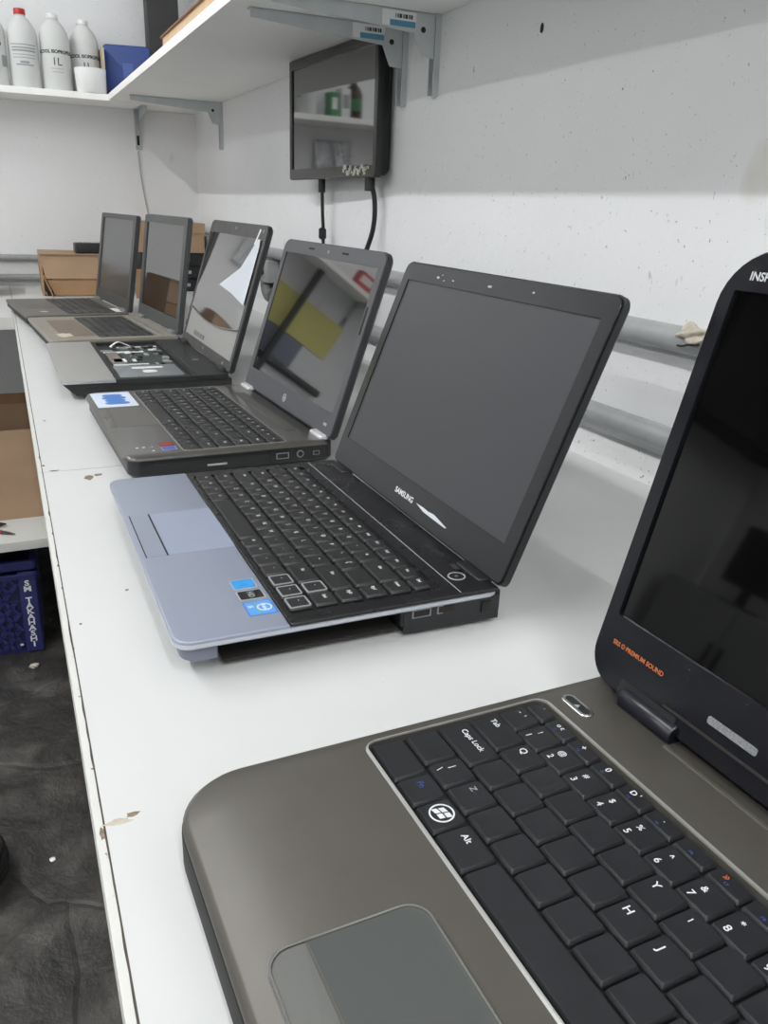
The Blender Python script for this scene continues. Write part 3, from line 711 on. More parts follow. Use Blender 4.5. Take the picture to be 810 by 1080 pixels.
for i, (x_, y_, z_) in enumerate(((.535, 2.62, T), (.56, 2.56, T))):
    r = empty('cable_plug', (x_, y_, z_)); tag(r, ['grey round plug lying by the black drives', 'grey round plug lying nearer the wall than its twin'][i], 'plug')
    bm = bmesh.new(); tube(bm, [(0, 0, .018), (.02, .03, .018), (.03, .045, .018)], [.012, .018, .010], 14); new_obj('housing', bm, M_fit, r)

# ------------------------------------------------------------------ laptops
KEYM = {}
def key_mesh(w, d, hgt, m, inset=.0009, flat=False):
    k = (round(w, 5), round(d, 5), round(hgt, 5), m.name, inset)
    if k in KEYM: return KEYM[k]
    bm = bmesh.new()
    r_ = .0012
    lv = [(0, 0), (0, hgt*.45), (inset*.85, hgt*.93), (inset*1.05, hgt)]
    prev = None
    for d_, z in lv:
        cur = ring(bm, rr(d_, w-d_, d_, d-d_, r_, 3), z)
        if prev: bridge(bm, prev, cur)
        else: bm.faces.new(cur[::-1])
        prev = cur
    bm.faces.new(prev)
    me = bpy.data.meshes.new('key'); bmesh.ops.recalc_face_normals(bm, faces=bm.faces); bm.to_mesh(me); bm.free()
    me.materials.append(m); me.polygons.foreach_set('use_smooth', [True]*len(me.polygons)); me.set_sharp_from_angle(angle=math.radians(18))
    KEYM[k] = me
    return me

LEGM = {}
def legend_mesh(glyphs):
    """glyphs: list of (text, size, du, dv, material) -> one mesh"""
    k = str([(g[0], g[1], g[2], g[3], g[4].name) for g in glyphs])
    if k in LEGM: return LEGM[k]
    bm = bmesh.new(); ms = []
    for (s, sz, du, dv, m) in glyphs:
        me = text_mesh(s, sz, m, .00005, bold=.00004 if sz > .003 else 0).copy()
        me.transform(Matrix.Translation((du, dv, 0)))
        if m not in ms: ms.append(m)
        n0 = len(bm.faces); bm.from_mesh(me)
        bm.faces.ensure_lookup_table()
        for f in bm.faces[n0:]: f.material_index = ms.index(m)
        bpy.data.meshes.remove(me)
    me = bpy.data.meshes.new('legend'); bm.to_mesh(me); bm.free()
    for m in ms: me.materials.append(m)
    LEGM[k] = me
    return me

def keyboard(root, u0, rows, m, top, hgt, P=.01905, gap=.0022, style='word', outline=()):
    """rows: (v_front, depth, [(width in units, legend)])"""
    for ri_, (v0, dep, keys) in enumerate(rows):
        u = u0
        for ki, (w, lg) in enumerate(keys):
            ww = w*P-gap
            if lg != 'GAP':
                k = mesh_obj('key', key_mesh(ww, dep-gap, hgt, m), root, (u, v0, top))
                g = None
                if style == 'word' and lg:
                    g = []
                    if isinstance(lg, tuple) and lg[0] == 'icon':
                        pass
                    elif isinstance(lg, tuple): g = list(lg)
                    elif len(lg) == 2 and lg[0] in '`1234567890-=\\':
                        g = [(lg[0], .0052, .0052, .0042, M_legend), (lg[1], .0046, .0062, .0110, M_legend)]
                    elif len(lg) == 1: g = [(lg, .0056, .0052, .0118, M_legend)]
                    elif lg == 'Fn': g = [(lg, .0048, .0065, .0100, M_blueink)]
                    else: g = [(lg, .0046, .0038+.00135*len(lg), .0118, M_legend)]
                elif style == 'dot' and lg:
                    wd = len(lg)
                    g = [(lg[:3], .0052 if wd == 1 else .0036, ww*.38, dep*.52, M_legend)]
                if g:
                    l_ = mesh_obj('legend', legend_mesh(g), k, (0, 0, hgt+.00003))
                if (ri_, ki) in outline:
                    bm = bmesh.new(); frame(bm, (.0005, ww-.0005, .0005, dep-gap-.0005), (.0016, ww-.0016, .0016, dep-gap-.0016), hgt-.0006, hgt+.0001, .0015, .001, 3)
                    new_obj('key_outline', bm, M_silverp, k, smooth=False)
            u += w*P

class Laptop:
    def __init__(s, x, y, th, tilt, W, D, H, h, hz, label, group='open laptops lined up on the bench'):
        s.W, s.D, s.H, s.h = W, D, H, h
        s.root = empty('laptop', (x, y, T), -PI/2-th)
        tag(s.root, label, 'laptop', group)
        s.tilt, s.hz, s.hv = tilt, hz, D
    def part(s, name, bm, m, **k): return new_obj(name, bm, m, s.root, **k)
    def make_lid(s, m_shell, m_bezel, m_screen, r=(.004, .004, .012, .012), scr=None, thick=.007, ext=0., bezel_h=.0012, hollow=0., u_pad=0.):
        W, H = s.W, s.H
        bm = bmesh.new(); slab(bm, -u_pad, W+u_pad, -ext, H, -thick, 0, r, 0., .003, n=8)
        s.lid = new_obj('lid', bm, m_shell, s.root, (0, s.hv, s.hz)); s.lid.rotation_euler = (PI/2-s.tilt, 0, 0)
        u0, u1, t0, t1 = scr
        bm = bmesh.new(); frame(bm, (.0012-u_pad, W-.0012+u_pad, .0012-ext, H-.0012), (u0, u1, t0, t1), 0, bezel_h+.0008, tuple(max(q-.001, .001) for q in r), .0012, 8, bt=.0006, slope=.0003)
        s.bezel = new_obj('bezel', bm, m_bezel, s.lid)
        bm = bmesh.new(); slab(bm, u0-.0006, u1+.0006, t0-.0006, t1+.0006, 0.0001, .0008, .001, 0)
        s.screen = new_obj('screen', bm, m_screen, s.lid)
        return s.lid
    def on_lid(s, name, bm, m, **k): return new_obj(name, bm, m, s.lid, **k)
    def lid_text(s, name, txt, size, m, u, t, w=.0021, **k):
        return mesh_obj(name, text_mesh(txt, size, m, .00006, **k), s.lid, (u, t, w))

LET = 'QWERTYUIOP'
# ---------------------------------------------------------------- laptop nearest the camera: brushed grey palm rest, black lid
A = Laptop(.0337, .3231, -.0202, .2462, .345, .239, .2493, .030, .030, 'nearest laptop, grey metallic palm rest and thick black rounded lid, cut by the photo edge')
mA = mat('grey_metallic_plastic', (86, 83, 77), .38, metal=.25, ior=1.45, coat=0., var=.03, vscale=60)
mAl = mat('scuffed_black_gloss', (13, 14, 20), .16, specks=[(420, .74, (150, 150, 150), (1, 1, 1))], rvar=.12)
bm = bmesh.new(); slab(bm, -.0006, .3456, -.0006, .2635, .004, .0237, (.0345, .0345, .008, .008), .0004, .003, n=10); A.part('base', bm, mat('dull_black_base', (20, 20, 21), .7))
bm = bmesh.new()
# deck with an opening for the keyboard
KB = (.0095, .3355, .0968, .2062)
frame(bm, (0, .345, 0, .2635), KB, .0237, .030, (.034, .034, .010, .010), .006, 10, bt=.0032, slope=.0005)
A.part('palm_rest', bm, mA, ang=50)
bm = bmesh.new(); slab(bm, KB[0]-.001, KB[1]+.001, KB[2]-.001, KB[3]+.001, .0238, .0265, .006, 0); A.part('keyboard_tray', bm, M_black)
bm = bmesh.new(); frame(bm, (KB[0]-.0016, KB[1]+.0016, KB[2]-.0016, KB[3]+.0026), KB, .0285, .0310, .0085, .006, 8, bt=.0009); A.part('keyboard_trim', bm, mat('bright_trim', (178, 178, 174), .28, metal=.5))
mK = mat('charcoal_keycaps', (32, 33, 36), .42, var=.08, vscale=90, rvar=.12)
sm = .0046
rowsA = [(.0992, .0192, [(1.56, None), (1, 'Fn'), (1, ('win',) and None), (1.28, 'Alt'), (5.4, None), (1, 'Alt'), (1, None), (1.2, 'Ctrl'), (1, None), (1, None), (1.05, None)]),
         (.1188, .0196, [(1.28, None), (1, '\\|'), (1, (('Z', .0046, .0052, .0118, M_inkg),)), (1, None), (1, None), (1, None), (1, None), (1, None), (1, None), (1, None), (1, None), (1, None), (2.2, 'Shift'), (1, None), (1.05, None)]),
         (.1384, .0196, [(1.78, 'Caps Lock'), (1, None), (1, None), (1, None), (1, None), (1, None), (1, 'H'), (1, (('J', .0056, .0052, .0110, M_legend),)), (1, None), (1, None), (1, None), (1, None), (2.2, 'Enter'), (1.05, None)]),
         (.1576, .0192, [(1.5, 'Tab'), (1, 'Q'), (1, None), (1, None), (1, None), (1, None), (1, 'Y'), (1, (('l', .004, .0052, .0118, M_legend),)), (1, None), (1, None), (1, None), (1, None), (1, None), (1.5, None), (1, None), (1.05, None)]),
         (.1758, .0184, [(.95, (('-', .005, .0045, .012, M_legend), ("'", .005, .0085, .011, M_legend))), (1, '1!'), (1, '2@'), (1, '3#'), (1, '4$'), (1, '5%'), (1, '6^'), (1, '7&'), (1, '8*'), (1, '9('), (1, '0)'), (1, '-_'), (1, '=+'), (2.05, 'Back'), (1, None), (1, None)]),
         (.1938, .0112, [(.9, (("'", .004, .007, .007, M_inkg),))]+[(1., g) for g in (
             (('o', .0044, .006, .0062, M_legend), ('c', .0044, .009, .0062, M_legend), ('F1', .0022, .0075, .0022, M_blueink)),
             (('+', .0052, .0075, .0062, M_legend), ('F2', .0022, .0075, .0022, M_blueink)),
             (('0', .0052, .0075, .0062, M_legend), ('F3', .0022, .0075, .0022, M_blueink)),
             (('D', .0046, .0068, .0062, M_legend), ("'", .0046, .0098, .0068, M_legend), ('F4', .0022, .0075, .0022, M_blueink)),
             (('.', .005, .0085, .007, M_legend), ('F5', .0022, .0075, .0022, M_blueink)),
             (('F6', .0024, .0085, .003, M_blueink),),
             (('\u00bb', .0052, .0062, .0066, M_orange), ('F7', .0024, .0085, .003, M_blueink)),
             (('F8', .0024, .0085, .003, M_blueink),), None, None, None, None, None, None, None, None)])]
keyboard(A.root, .0114, rowsA, mK, .0266, .0034, style='word', gap=.0013)
# windows-style flag in a ring on its key
k = [o for o in A.root.children if o.name.startswith('key') and abs(o.location.x-(.0114+2.56*.01905)) < .0006 and abs(o.location.y-.0992) < .0006][0]
bm = bmesh.new(); ringdisc(bm, 0, 0, 0, .0052, .0060, .00012)
for sx in (-1, 1):
    for sy in (-1, 1):
        q = [(sx*.0004, sy*.0004), (sx*.0034, sy*.0004), (sx*.0034, sy*.0030), (sx*.0004, sy*.0030)]
        q = [(u_+.0005*math.sin(v_*500), v_+.0006*math.sin(u_*420+.5)) for u_, v_ in q]
        prism(bm, q, 0, .00012)
new_obj('flag_emblem', bm, M_legend, k, (.0086, .0096, .00343), smooth=False)
# touchpad
mTP = mat('dark_grey_pad', (74, 77, 75), .42)
TPb = (.1095, .2105, .0125, .0765)
bm = bmesh.new(); frame(bm, (TPb[0]-.0014, TPb[1]+.0014, TPb[2]-.0014, TPb[3]+.0014), TPb, .0292, .0310, .0105, .0092, 8, bt=.0005); A.part('touchpad_trim', bm, M_chrome)
bm = bmesh.new(); slab(bm, TPb[0], TPb[1], .0292, TPb[3], .0285, .0302, (.001, .001, .009, .009), 0); A.part('touchpad', bm, mTP)
bm = bmesh.new(); slab(bm, TPb[0], TPb[1], TPb[2], .0284, .0285, .0305, (.009, .009, .001, .001), .0005); A.part('touchpad_button', bm, mat('mid_grey_button', (100, 101, 98), .4))
# power slot and rear strip
bm = bmesh.new(); frame(bm, (.0115, .0345, .2165, .2255), (.0135, .0325, .2185, .2235), .0295, .0308, .0045, .0025, 6, bt=.0004); ps = A.part('power_button', bm, M_chrome)
bm = bmesh.new(); slab(bm, .0135, .0325, .2185, .2235, .0296, .0302, .0025, 0); new_obj('button_face', bm, M_blackm, ps)
bm = bmesh.new(); prism(bm, [(.0215, .2195), (.0250, .2195), (.02325, .2226)], .0302, .0304); new_obj('arrow_mark', bm, M_inkg, ps, smooth=False)
bm = bmesh.new(); slab(bm, .07, .275, .2385, .2415, .0299, .0312, .001, .0005); A.part('rear_ridge', bm, mA)
for u in (.030, .270):
    bm = bmesh.new(); tube(bm, [(u, .2490, .0335), (u+.001, .2490, .0335), (u+.039, .2490, .0335), (u+.04, .2490, .0335)], [.0065, .0072, .0072, .0065], 20); A.part('hinge', bm, mat('satin_navy_black', (17, 18, 28), .28))
# front edge scratches
A.make_lid(mAl, mAl, mat('dark_glossy_glass', (4, 4, 4), .04, ior=1.5, specks=[(520, .765, (120, 118, 112), (1, 1, 1))]), r=(.02, .02, .030, .030), scr=(.0105, .3345, .0415, .2270), thick=.014, bezel_h=.002)
A.lid.location = (-.003, .2485, .0325)
A.lid_text('lid_lettering', 'INSPIRON', .0060, M_silverp, .0175, .2345, .0031, align='LEFT', bold=.00016, xs=1.0)
A.lid_text('speaker_lettering', 'SRS \u00ae PREMIUM SOUND', .0037, M_orange, .0140, .0262, .0031, align='LEFT', bold=.00008)
bm = bmesh.new(); slab(bm, .0875, .1175, .0188, .0228, .0026, .0034, .0012, 0); A.on_lid('status_strip', bm, mat('speckled_grey', (120, 122, 124), .5, var=.4, vscale=900))
for u in (.030, .270):
    bm = bmesh.new(); slab(bm, u-.001, u+.041, .0, .0105, .0024, .0036, .001, 0); A.on_lid('hinge_cover', bm, M_black)
bm = bmesh.new(); slab(bm, .06, .285, .0115, .0130, .0026, .0034, .0004, 0); A.on_lid('bezel_groove', bm, M_hole)

# ---------------------------------------------------------------- second: lavender-silver palm rest, drive missing
B = Laptop(.0596, .7884, -.0015, .3719, .3396, .235, .2218, .030, .030, 'laptop with lavender silver palm rest and empty drive bay, second from the camera')
mB = mat('lavender_silver', (142, 149, 165), .36, metal=.25, coat=.15)
mBs = mat('silver_edge', (190, 194, 202), .3, metal=.6)
W = B.W; D = B.D
bm = bmesh.new()
prism(bm, [(.010, .012), (W-.03, .012), (W-.03, .030), (W-.135, .030), (W-.135, .160), (W-.006, .160), (W-.004, D+.002), (.004, D+.002), (.004, .03)], .004, .0235)
B.part('base', bm, M_black, smooth=False)
bm = bmesh.new(); box(bm, W-.134, W-.012, .032, .158, .0045, .0065); B.part('drive_bay_floor', bm, M_hole, smooth=False)
bm = bmesh.new(); slab(bm, 0, W, 0, D, .0235, .0275, (.012, .012, .010, .006), 0, .0015, n=8); B.part('edge_trim', bm, mBs)
bm = bmesh.new(); slab(bm, .0004, W-.0004, .0004, .0745, .0275, .0300, (.012, .012, .0005, .0005), .0012, n=8); B.part('palm_rest', bm, mB)
mBd = mat('black_gloss_deck', (22, 22, 24), .25, rvar=.1)
bm = bmesh.new(); frame(bm, (.0014, W-.0014, .0752, D-.0005), (.0150, W-.0150, .0795, .1930), .0275, .0300, .002, .002, 6, bt=.0006); B.part('deck', bm, mBd)
bm = bmesh.new(); slab(bm, .0150, W-.0150, .0795, .1930, .0270, .0280, .002, 0); B.part('keyboard_tray', bm, mBd)
bm = bmesh.new(); box(bm, .004, W-.004, .2035, .2041, .0300, .0303); B.part('deck_line', bm, M_inkg, smooth=False)
mKB = mat('black_keycaps', (36, 36, 37), .42, var=.06, vscale=80)
alph = lambda s: [(1, c) for c in s]
rowsB = [(.0805, .0188, [(1, 'Ct'), (1, 'Fn'), (1, '*'), (1, 'Al'), (5, None), (1, 'Al'), (1, '='), (1, '-'), (1, '-'), (1, '-'), (1, '-'), (1, '-')]),
         (.0993, .0188, [(1.25, 'Sh')]+alph('\\ZXCVBNM,.;')+[(1.75, 'Shi'), (1, '-'), (1, 'End')]),
         (.1181, .0188, [(1.75, 'Cap')]+alph('ASDFGHJKL:~')+[(2.25, 'Ent'), (1, 'PgD')]),
         (.1369, .0188, [(1.5, 'Tab')]+alph("QWERTYUIOP'[")+[(1.5, None), (1, 'PgU')]),
         (.1557, .0188, [(1, "'")]+alph('1234567890-=')+[(2, 'Bks'), (1, 'Hom')]),
         (.1750, .0150, [(1, 'Esc')]+[(1, 'F%d' % i) for i in range(1, 13)]+[(1, 'Prt'), (1, 'Ins'), (1, 'Del')])]
keyboard(B.root, .0176, rowsB, mKB, .0281, .0032, style='dot', gap=.0024, outline=((0, 9), (0, 10), (0, 11), (1, 13)))
# touchpad zone
bm = bmesh.new(); slab(bm, .107, .2, .0225, .0742, .0299, .03012, .0005, 0); B.part('touchpad', bm, mat('lighter_silver_pad', (150, 159, 178), .42, metal=.2))
bm = bmesh.new(); slab(bm, .107, .2, .0055, .0205, .0299, .0302, .0008, 0); tb = B.part('touchpad_button', bm, mB)
bm = bmesh.new(); box(bm, .1065, .2005, .0047, .0055, .0299, .03025); box(bm, .1065, .2005, .0206, .0218, .0299, .03025); new_obj('button_gap', bm, M_hole, tb, smooth=False)
mSt = mat('sticker_blue', (52, 142, 206), .35, var=.15, vscale=160)
def sticker(lap, u0, u1, v0, v1, m, mb, txt=None, sz=.004, mt=None, w=.0300, rows_=None):
    bm = bmesh.new(); slab(bm, u0, u1, v0, v1, w-.00005, w+.00012, .0015, 0); s = lap.part('sticker', bm, mb)
    bm = bmesh.new(); slab(bm, u0+.0010, u1-.0010, v0+.0010, v1-.0010, w+.00012, w+.0002, .001, 0); f = new_obj('sticker_print', bm, m, s)
    if txt: mesh_obj('sticker_lettering', text_mesh(txt, sz, mt or M_legend, .00004, bold=.0001), s, ((u0+u1)/2, (v0+v1)/2, w+.00025))
    return s
sticker(B, .2615, .2775, .0530, .0705, mSt, M_silverp)
sticker(B, .2805, .2950, .0530, .0715, M_black, M_silverp, 'HD', .006, M_inkg)
s_ = sticker(B, .2985, .3195, .0530, .0730, mat('sticker_azure', (84, 150, 214), .35), mat('sticker_edge_blue', (70, 110, 190), .4))
bm = bmesh.new(); ringdisc(bm, .3090, .0660, .0302, .0042, .0052, .0001); new_obj('oval_print', bm, M_legend, s_, smooth=False)
mesh_obj('sticker_lettering', text_mesh('intel', .0044, M_legend, .00004, bold=.0001), s_, (.3090, .0660, .03025))
mesh_obj('sticker_lettering', text_mesh('i5', .0050, M_legend, .00004, bold=.0001), s_, (.3060, .0570, .03025))
bm = bmesh.new(); box(bm, .2995, .3185, .0605, .0616, .0302, .03025); new_obj('green_stripe', bm, mat('sticker_green', (110, 160, 110), .4), s_, smooth=False)
# power button, ports, hinges
bm = bmesh.new(); ringdisc(bm, .3105, .2140, .0300, .0058, .0068, .0005); pb = B.part('power_button', bm, M_inkg)
bm = bmesh.new(); disc(bm, .3105, .2140, .0300, .0056, .0004); new_obj('button_face', bm, M_black, pb)
mesh_obj('power_mark', text_mesh('o', .005, M_inkg, .00004), pb, (.3105, .2142, .0305))
def port(lap, v0, v1, w0, w1, U, m=None, inner=None):
    bm = bmesh.new(); box(bm, U-.004, U+.0008, v0, v1, w0, w1); p = lap.part('port', bm, m or M_steel, smooth=False)
    bm = bmesh.new(); box(bm, U+.0006, U+.0012, v0+.0012, v1-.0012, w0+.001, w1-.001); new_obj('port_opening', bm, inner or M_hole, p, smooth=False)
port(B, .166, .181, .0150, .0215, W-.006); port(B, .186, .201, .0150, .0215, W-.006); port(B, .222, .230, .0110, .0190, W-.004, M_black)
bm = bmesh.new(); slab(bm, W-.05, W-.0055, .158, D+.006, .0060, .0236, .006, 0, .003); B.part('port_block', bm, M_black)
bm = bmesh.new(); slab(bm, .005, W-.005, .005, .0280, .009, .0236, (.012, .012, .002, .002), 0, .004, taper=.006); B.part('front_lip', bm, mat('blue_grey_lip', (104, 110, 124), .45))
for u in (.012, .288):
    bm = bmesh.new(); slab(bm, u, u+.036, D-.010, D+.003, .0262, .0315, .003, .0015); B.part('hinge', bm, M_black)
    bm = bmesh.new(); box(bm, u+.002, u+.012, D-.016, D-.012, .0300, .0306); B.part('hinge_slot', bm, M_hole, smooth=False)
B.make_lid(M_black, mat('black_gloss_bezel', (17, 18, 20), .2), mat('matt_lcd', (58, 59, 62), .32, ior=1.42), r=(.006, .006, .009, .009), scr=((W-.31)/2, (W+.31)/2, .0290, .2030), thick=.0085)
B.lid_text('lid_lettering', 'SAMSUNG', .0072, M_legend, W*.5-.003, .0145, .0021, bold=.00012, xs=1.1)
bm = bmesh.new(); box(bm, W/2-.003, W/2+.003, .2095, .2115, .0019, .0022); B.on_lid('camera_mark', bm, M_inkg, smooth=False)
bm = bmesh.new()
for (u_, t_, a) in ((.075, .210, .0035), (.082, .213, .002), (.088, .208, .002), (.105, .2095, .002), (.235, .212, .0025)): blob(bm, u_, t_, .00185, a*.6, .0003, 9, 1.4, .6)
B.on_lid('scuff_mark', bm, M_inkg)
bm = bmesh.new(); prism(bm, [(.191, .0150), (.207, .0122), (.222, .0120), (.246, .0118), (.249, .0128), (.238, .0142), (.224, .0160), (.214, .0150), (.204, .0155)], .0019, .0022); B.on_lid('peeled_film', bm, mat('pale_film', (196, 200, 206), .25), smooth=False)

# ---------------------------------------------------------------- third: dark grey with sticker at the touchpad
Cc = Laptop(.0731, 1.1912, -.0314, .3168, .3389, .2334, .2215, .030, .030, 'dark grey laptop with white and blue palm rest sticker, third from the camera')
W = Cc.W; D = Cc.D
mC = mat('dark_grey_gloss', (68, 66, 63), .3, coat=.3, var=.03, vscale=30)
bm = bmesh.new(); slab(bm, .004, W-.004, .004, D+.006, .005, .0265, (.014, .014, .012, .012), 0, .004, n=8); Cc.part('base', bm, M_black)
bm = bmesh.new(); frame(bm, (0, W, 0, D-.002), (.0125, W-.0125, .0660, .1830), .0255, .0300, (.018, .018, .008, .008), .006, 8, bt=.003, slope=.001); Cc.part('palm_rest', bm, mC, ang=50)
bm = bmesh.new(); frame(bm, (.0105, W-.0105, .0640, .1850), (.0125, W-.0125, .0660, .1830), .0296, .0306, .007, .006, 6, bt=.0004); Cc.part('keyboard_trim', bm, mat('grey_trim', (112, 110, 106), .3))
bm = bmesh.new(); slab(bm, .0115, W-.0115, .0650, .1840, .0262, .0278, .006, 0); Cc.part('keyboard_tray', bm, M_black)
rowsC = [(.0670, .0190, [(1.2, 'Ctr'), (1, 'Fn'), (1, '*'), (1, 'Alt'), (5, None), (1, 'Alt'), (1, '='), (1.2, 'Ctr'), (1, '<'), (1, '-'), (1, '>'), (1.0, '-')]),
         (.0862, .0190, [(1.25, 'Sh')]+alph('\\ZXCVBNM,.;')+[(1.9, 'Shi'), (1, '/'), (1.25, 'End')]),
         (.1054, .0190, [(1.75, 'Cap')]+alph('ASDFGHJKL:~')+[(2.4, 'Ent'), (1.25, 'PgD')]),
         (.1246, .0190, [(1.5, 'Tab')]+alph("QWERTYUIOP'[")+[(1.65, None), (1.25, 'PgU')]),
         (.1438, .0190, [(1, "'")]+alph('1234567890-=')+[(2.15, 'Bks'), (1.25, 'Hom')]),
         (.1635, .0165, [(1, 'Esc')]+[(1.02, 'f%d' % i) for i in range(1, 13)]+[(1.02, 'Prt'), (1.14, 'Del'), (1, 'In')])]
keyboard(Cc.root, .0145, rowsC, mKB, .0279, .0034, style='dot', gap=.0028)
mPad = mat('lined_grey_pad', (92, 90, 86), .4)
bm = bmesh.new(); slab(bm, .108, .205, .0165, .062, .0299, .0302, .002, 0); Cc.part('touchpad', bm, mPad)
bm = bmesh.new(); slab(bm, .108, .154, .0050, .0150, .0297, .0304, .0015, .0004); Cc.part('touchpad_button', bm, mPad)
bm = bmesh.new(); slab(bm, .156, .205, .0050, .0150, .0297, .0304, .0015, .0004); Cc.part('touchpad_button', bm, mPad)
bm = bmesh.new(); slab(bm, .010, .098, .0065, .0585, .0299, .0302, .002, 0); st = Cc.part('sticker', bm, mat('pale_sticker', (206, 216, 232), .4))
bm = bmesh.new()
for k in range(4): slab(bm, .022+.0155*k, .0375+.0155*k, .020-.002*(k % 2), .047+.003*(k % 2), .0302, .0303, .0075, 0)
new_obj('sticker_print', bm, mat('sticker_royal', (64, 118, 190), .4), st)
s_ = sticker(Cc, .286, .302, .0450, .0600, mat('sticker_red', (150, 44, 40), .4), M_black)
s_ = sticker(Cc, .304, .318, .0440, .0600, mat('sticker_indigo', (74, 84, 170), .4), M_silverp)
for (u_, v_, t_) in ((.300, .020, 'o'), (.300, .027, 'o'), (.300, .034, '*'), (.316, .034, '=')):
    mesh_obj('sticker_lettering', text_mesh(t_, .006, M_legend, .00005, bold=.0003), Cc.root, (u_, v_, .03006))
# right-hand side: optical drive, ports
U = W-.004
bm = bmesh.new(); box(bm, U-.006, U+.0006, .026, .160, .0085, .0205); od = Cc.part('optical_drive', bm, M_blackm, smooth=False)
bm = bmesh.new(); box(bm, U+.0005, U+.0016, .088, .110, .0130, .0150); new_obj('eject_button', bm, M_silverp, od, smooth=False)
bm = bmesh.new(); box(bm, U+.0005, U+.0009, .1600, .1606, .0080, .0250); Cc.part('panel_gap', bm, M_hole, smooth=False)
port(Cc, .168, .183, .0125, .0195, U-.0002); port(Cc, .213, .221, .0135, .0185, U-.0002, M_fit)
bm = bmesh.new()
a_ = [(.2*0+.197+.0045*math.cos(2*PI*k/16), .0165+.0045*math.sin(2*PI*k/16)) for k in range(16)]
prism(bm, a_, U-.003, U+.0008, 'x'); pp = Cc.part('power_socket', bm, M_fit)
bm = bmesh.new(); prism(bm, [(.197+.0028*math.cos(2*PI*k/16), .0165+.0028*math.sin(2*PI*k/16)) for k in range(16)], U+.0008, U+.0011, 'x'); new_obj('socket_hole', bm, M_hole, pp)
for u in (.006, W-.046):
    bm = bmesh.new(); slab(bm, u, u+.036, D-.010, D+.003, .0290, .0335, .004, .002); Cc.part('hinge', bm, mat('pale_hinge', (206, 207, 206), .3, metal=.3))
for (u_, v_) in ((.02, .02), (W-.025, .018)):
    bm = bmesh.new(); slab(bm, u_-.009, u_+.009, v_-.005, v_+.005, 0, .006, .004, 0); Cc.part('rubber_foot', bm, M_cable)
bm = bmesh.new(); slab(bm, .06, W-.06, D-.035, D-.020, .0298, .0306, .004, .0004); Cc.part('speaker_strip', bm, mat('grey_grille', (70, 69, 66), .5))
mCb = mat('charcoal_bezel', (70, 71, 75), .38)
Cc.make_lid(mat('dark_lid_edge', (40, 42, 43), .35), mCb, mat('mirror_dark_lcd', (20, 20, 21), .035, ior=2.0), r=(.008, .008, .013, .013), scr=((W-.3105)/2, (W+.3105)/2, .0285, .2030), thick=.009)
bm = bmesh.new(); ringdisc(bm, W/2, .0145, .0018, .0040, .0056, .0005); lg = Cc.on_lid('round_emblem', bm, M_silverp)
mesh_obj('emblem_lettering', text_mesh('hp', .0062, M_silverp, .00008, bold=.0002), lg, (W/2, .0147, .0021))
for u in (W/2-.060, W/2+.055):
    bm = bmesh.new(); slab(bm, u-.010, u+.010, .2110, .2135, .0017, .0023, .0012, 0); Cc.on_lid('rubber_bumper', bm, M_hole)
bm = bmesh.new(); slab(bm, W-.0108, W-.0072, .125, .158, .0017, .0024, .0012, 0); Cc.on_lid('rubber_bumper', bm, M_hole)
bm = bmesh.new(); disc(bm, W/2, .2115, .0018, .0024, .0003); Cc.on_lid('camera_lens', bm, M_inkg)
mesh_obj('model_lettering', text_mesh('2000', .0048, M_silverp, .00006, bold=.0002), Cc.lid, (W-.024, .0135, .0022))

# ---------------------------------------------------------------- fourth: keyboard removed, silver palm rest, bare reflective panel
Dd = Laptop(.0473, 1.6465, -.0061, .3041, .3691, .2526, .2361, .030, .030, 'laptop with silver palm rest and keyboard removed, showing bare circuit board')
W = Dd.W; D = Dd.D
mD = mat('silver_palm', (158, 157, 154), .42, metal=.3)
bm = bmesh.new()
# wedge-fronted black base, open on top
prism(bm, [(.020, .006), (D+.004, .006), (D+.004, .0215), (.002, .0250), (.002, .0235)], .003, W-.003, 'x')
Dd.part('base', bm, M_blackm, smooth=False)
bm = bmesh.new(); slab(bm, .0, W, 0., .0775, .0245, .0300, (.010, .010, .001, .001), .0015, n=6); Dd.part('palm_rest', bm, mD)
bm = bmesh.new(); box(bm, W-.0006, W+.0010, .0, .0775, .0248, .0275); Dd.part('palm_edge', bm, mBs, smooth=False)
bm = bmesh.new(); frame(bm, (.0005, W-.0005, .0780, .2040), (.016, W-.014, .0845, .1960), .0220, .0290, .001, .003, 4); Dd.part('keyboard_surround', bm, M_blackm)
bm = bmesh.new(); slab(bm, .014, W-.012, .0830, .1980, .0212, .0226, .001, 0); Dd.part('chassis_plate', bm, mat('dark_chassis', (58, 58, 56), .5, var=.3, vscale=90))
bm = bmesh.new(); slab(bm, 0, W, .2040, D-.001, .0225, .0300, (.001, .001, .006, .006), .0012, n=6); Dd.part('rear_cover', bm, M_black)
bm = bmesh.new(); slab(bm, .245, W-.022, .0880, .1880, .0226, .0268, (.003, .003, .016, .003), .0008); hd = Dd.part('metal_plate', bm, M_steel)
bm = bmesh.new(); slab(bm, .262, .276, .115, .165, .0268, .0270, .003, 0); slab(bm, .290, .312, .128, .150, .0268, .0270, .008, 0); new_obj('plate_label', bm, M_white, hd)
bm = bmesh.new(); slab(bm, .04, .235, .118, .190, .0226, .0242, .001, 0); pc = Dd.part('circuit_board', bm, M_green)
rnd = random.Random(11)
for k in range(34):
    u_ = rnd.uniform(.045, .225); v_ = rnd.uniform(.120, .184); a, c_ = rnd.uniform(.004, .02), rnd.uniform(.003, .012)
    bm = bmesh.new(); box(bm, u_, u_+a, v_, v_+c_, .0242, .0242+rnd.uniform(.0008, .0035)); new_obj('component', bm, rnd.choice([M_black, M_blackm, M_steel, M_white, M_inkg, M_steel]), pc, smooth=False)
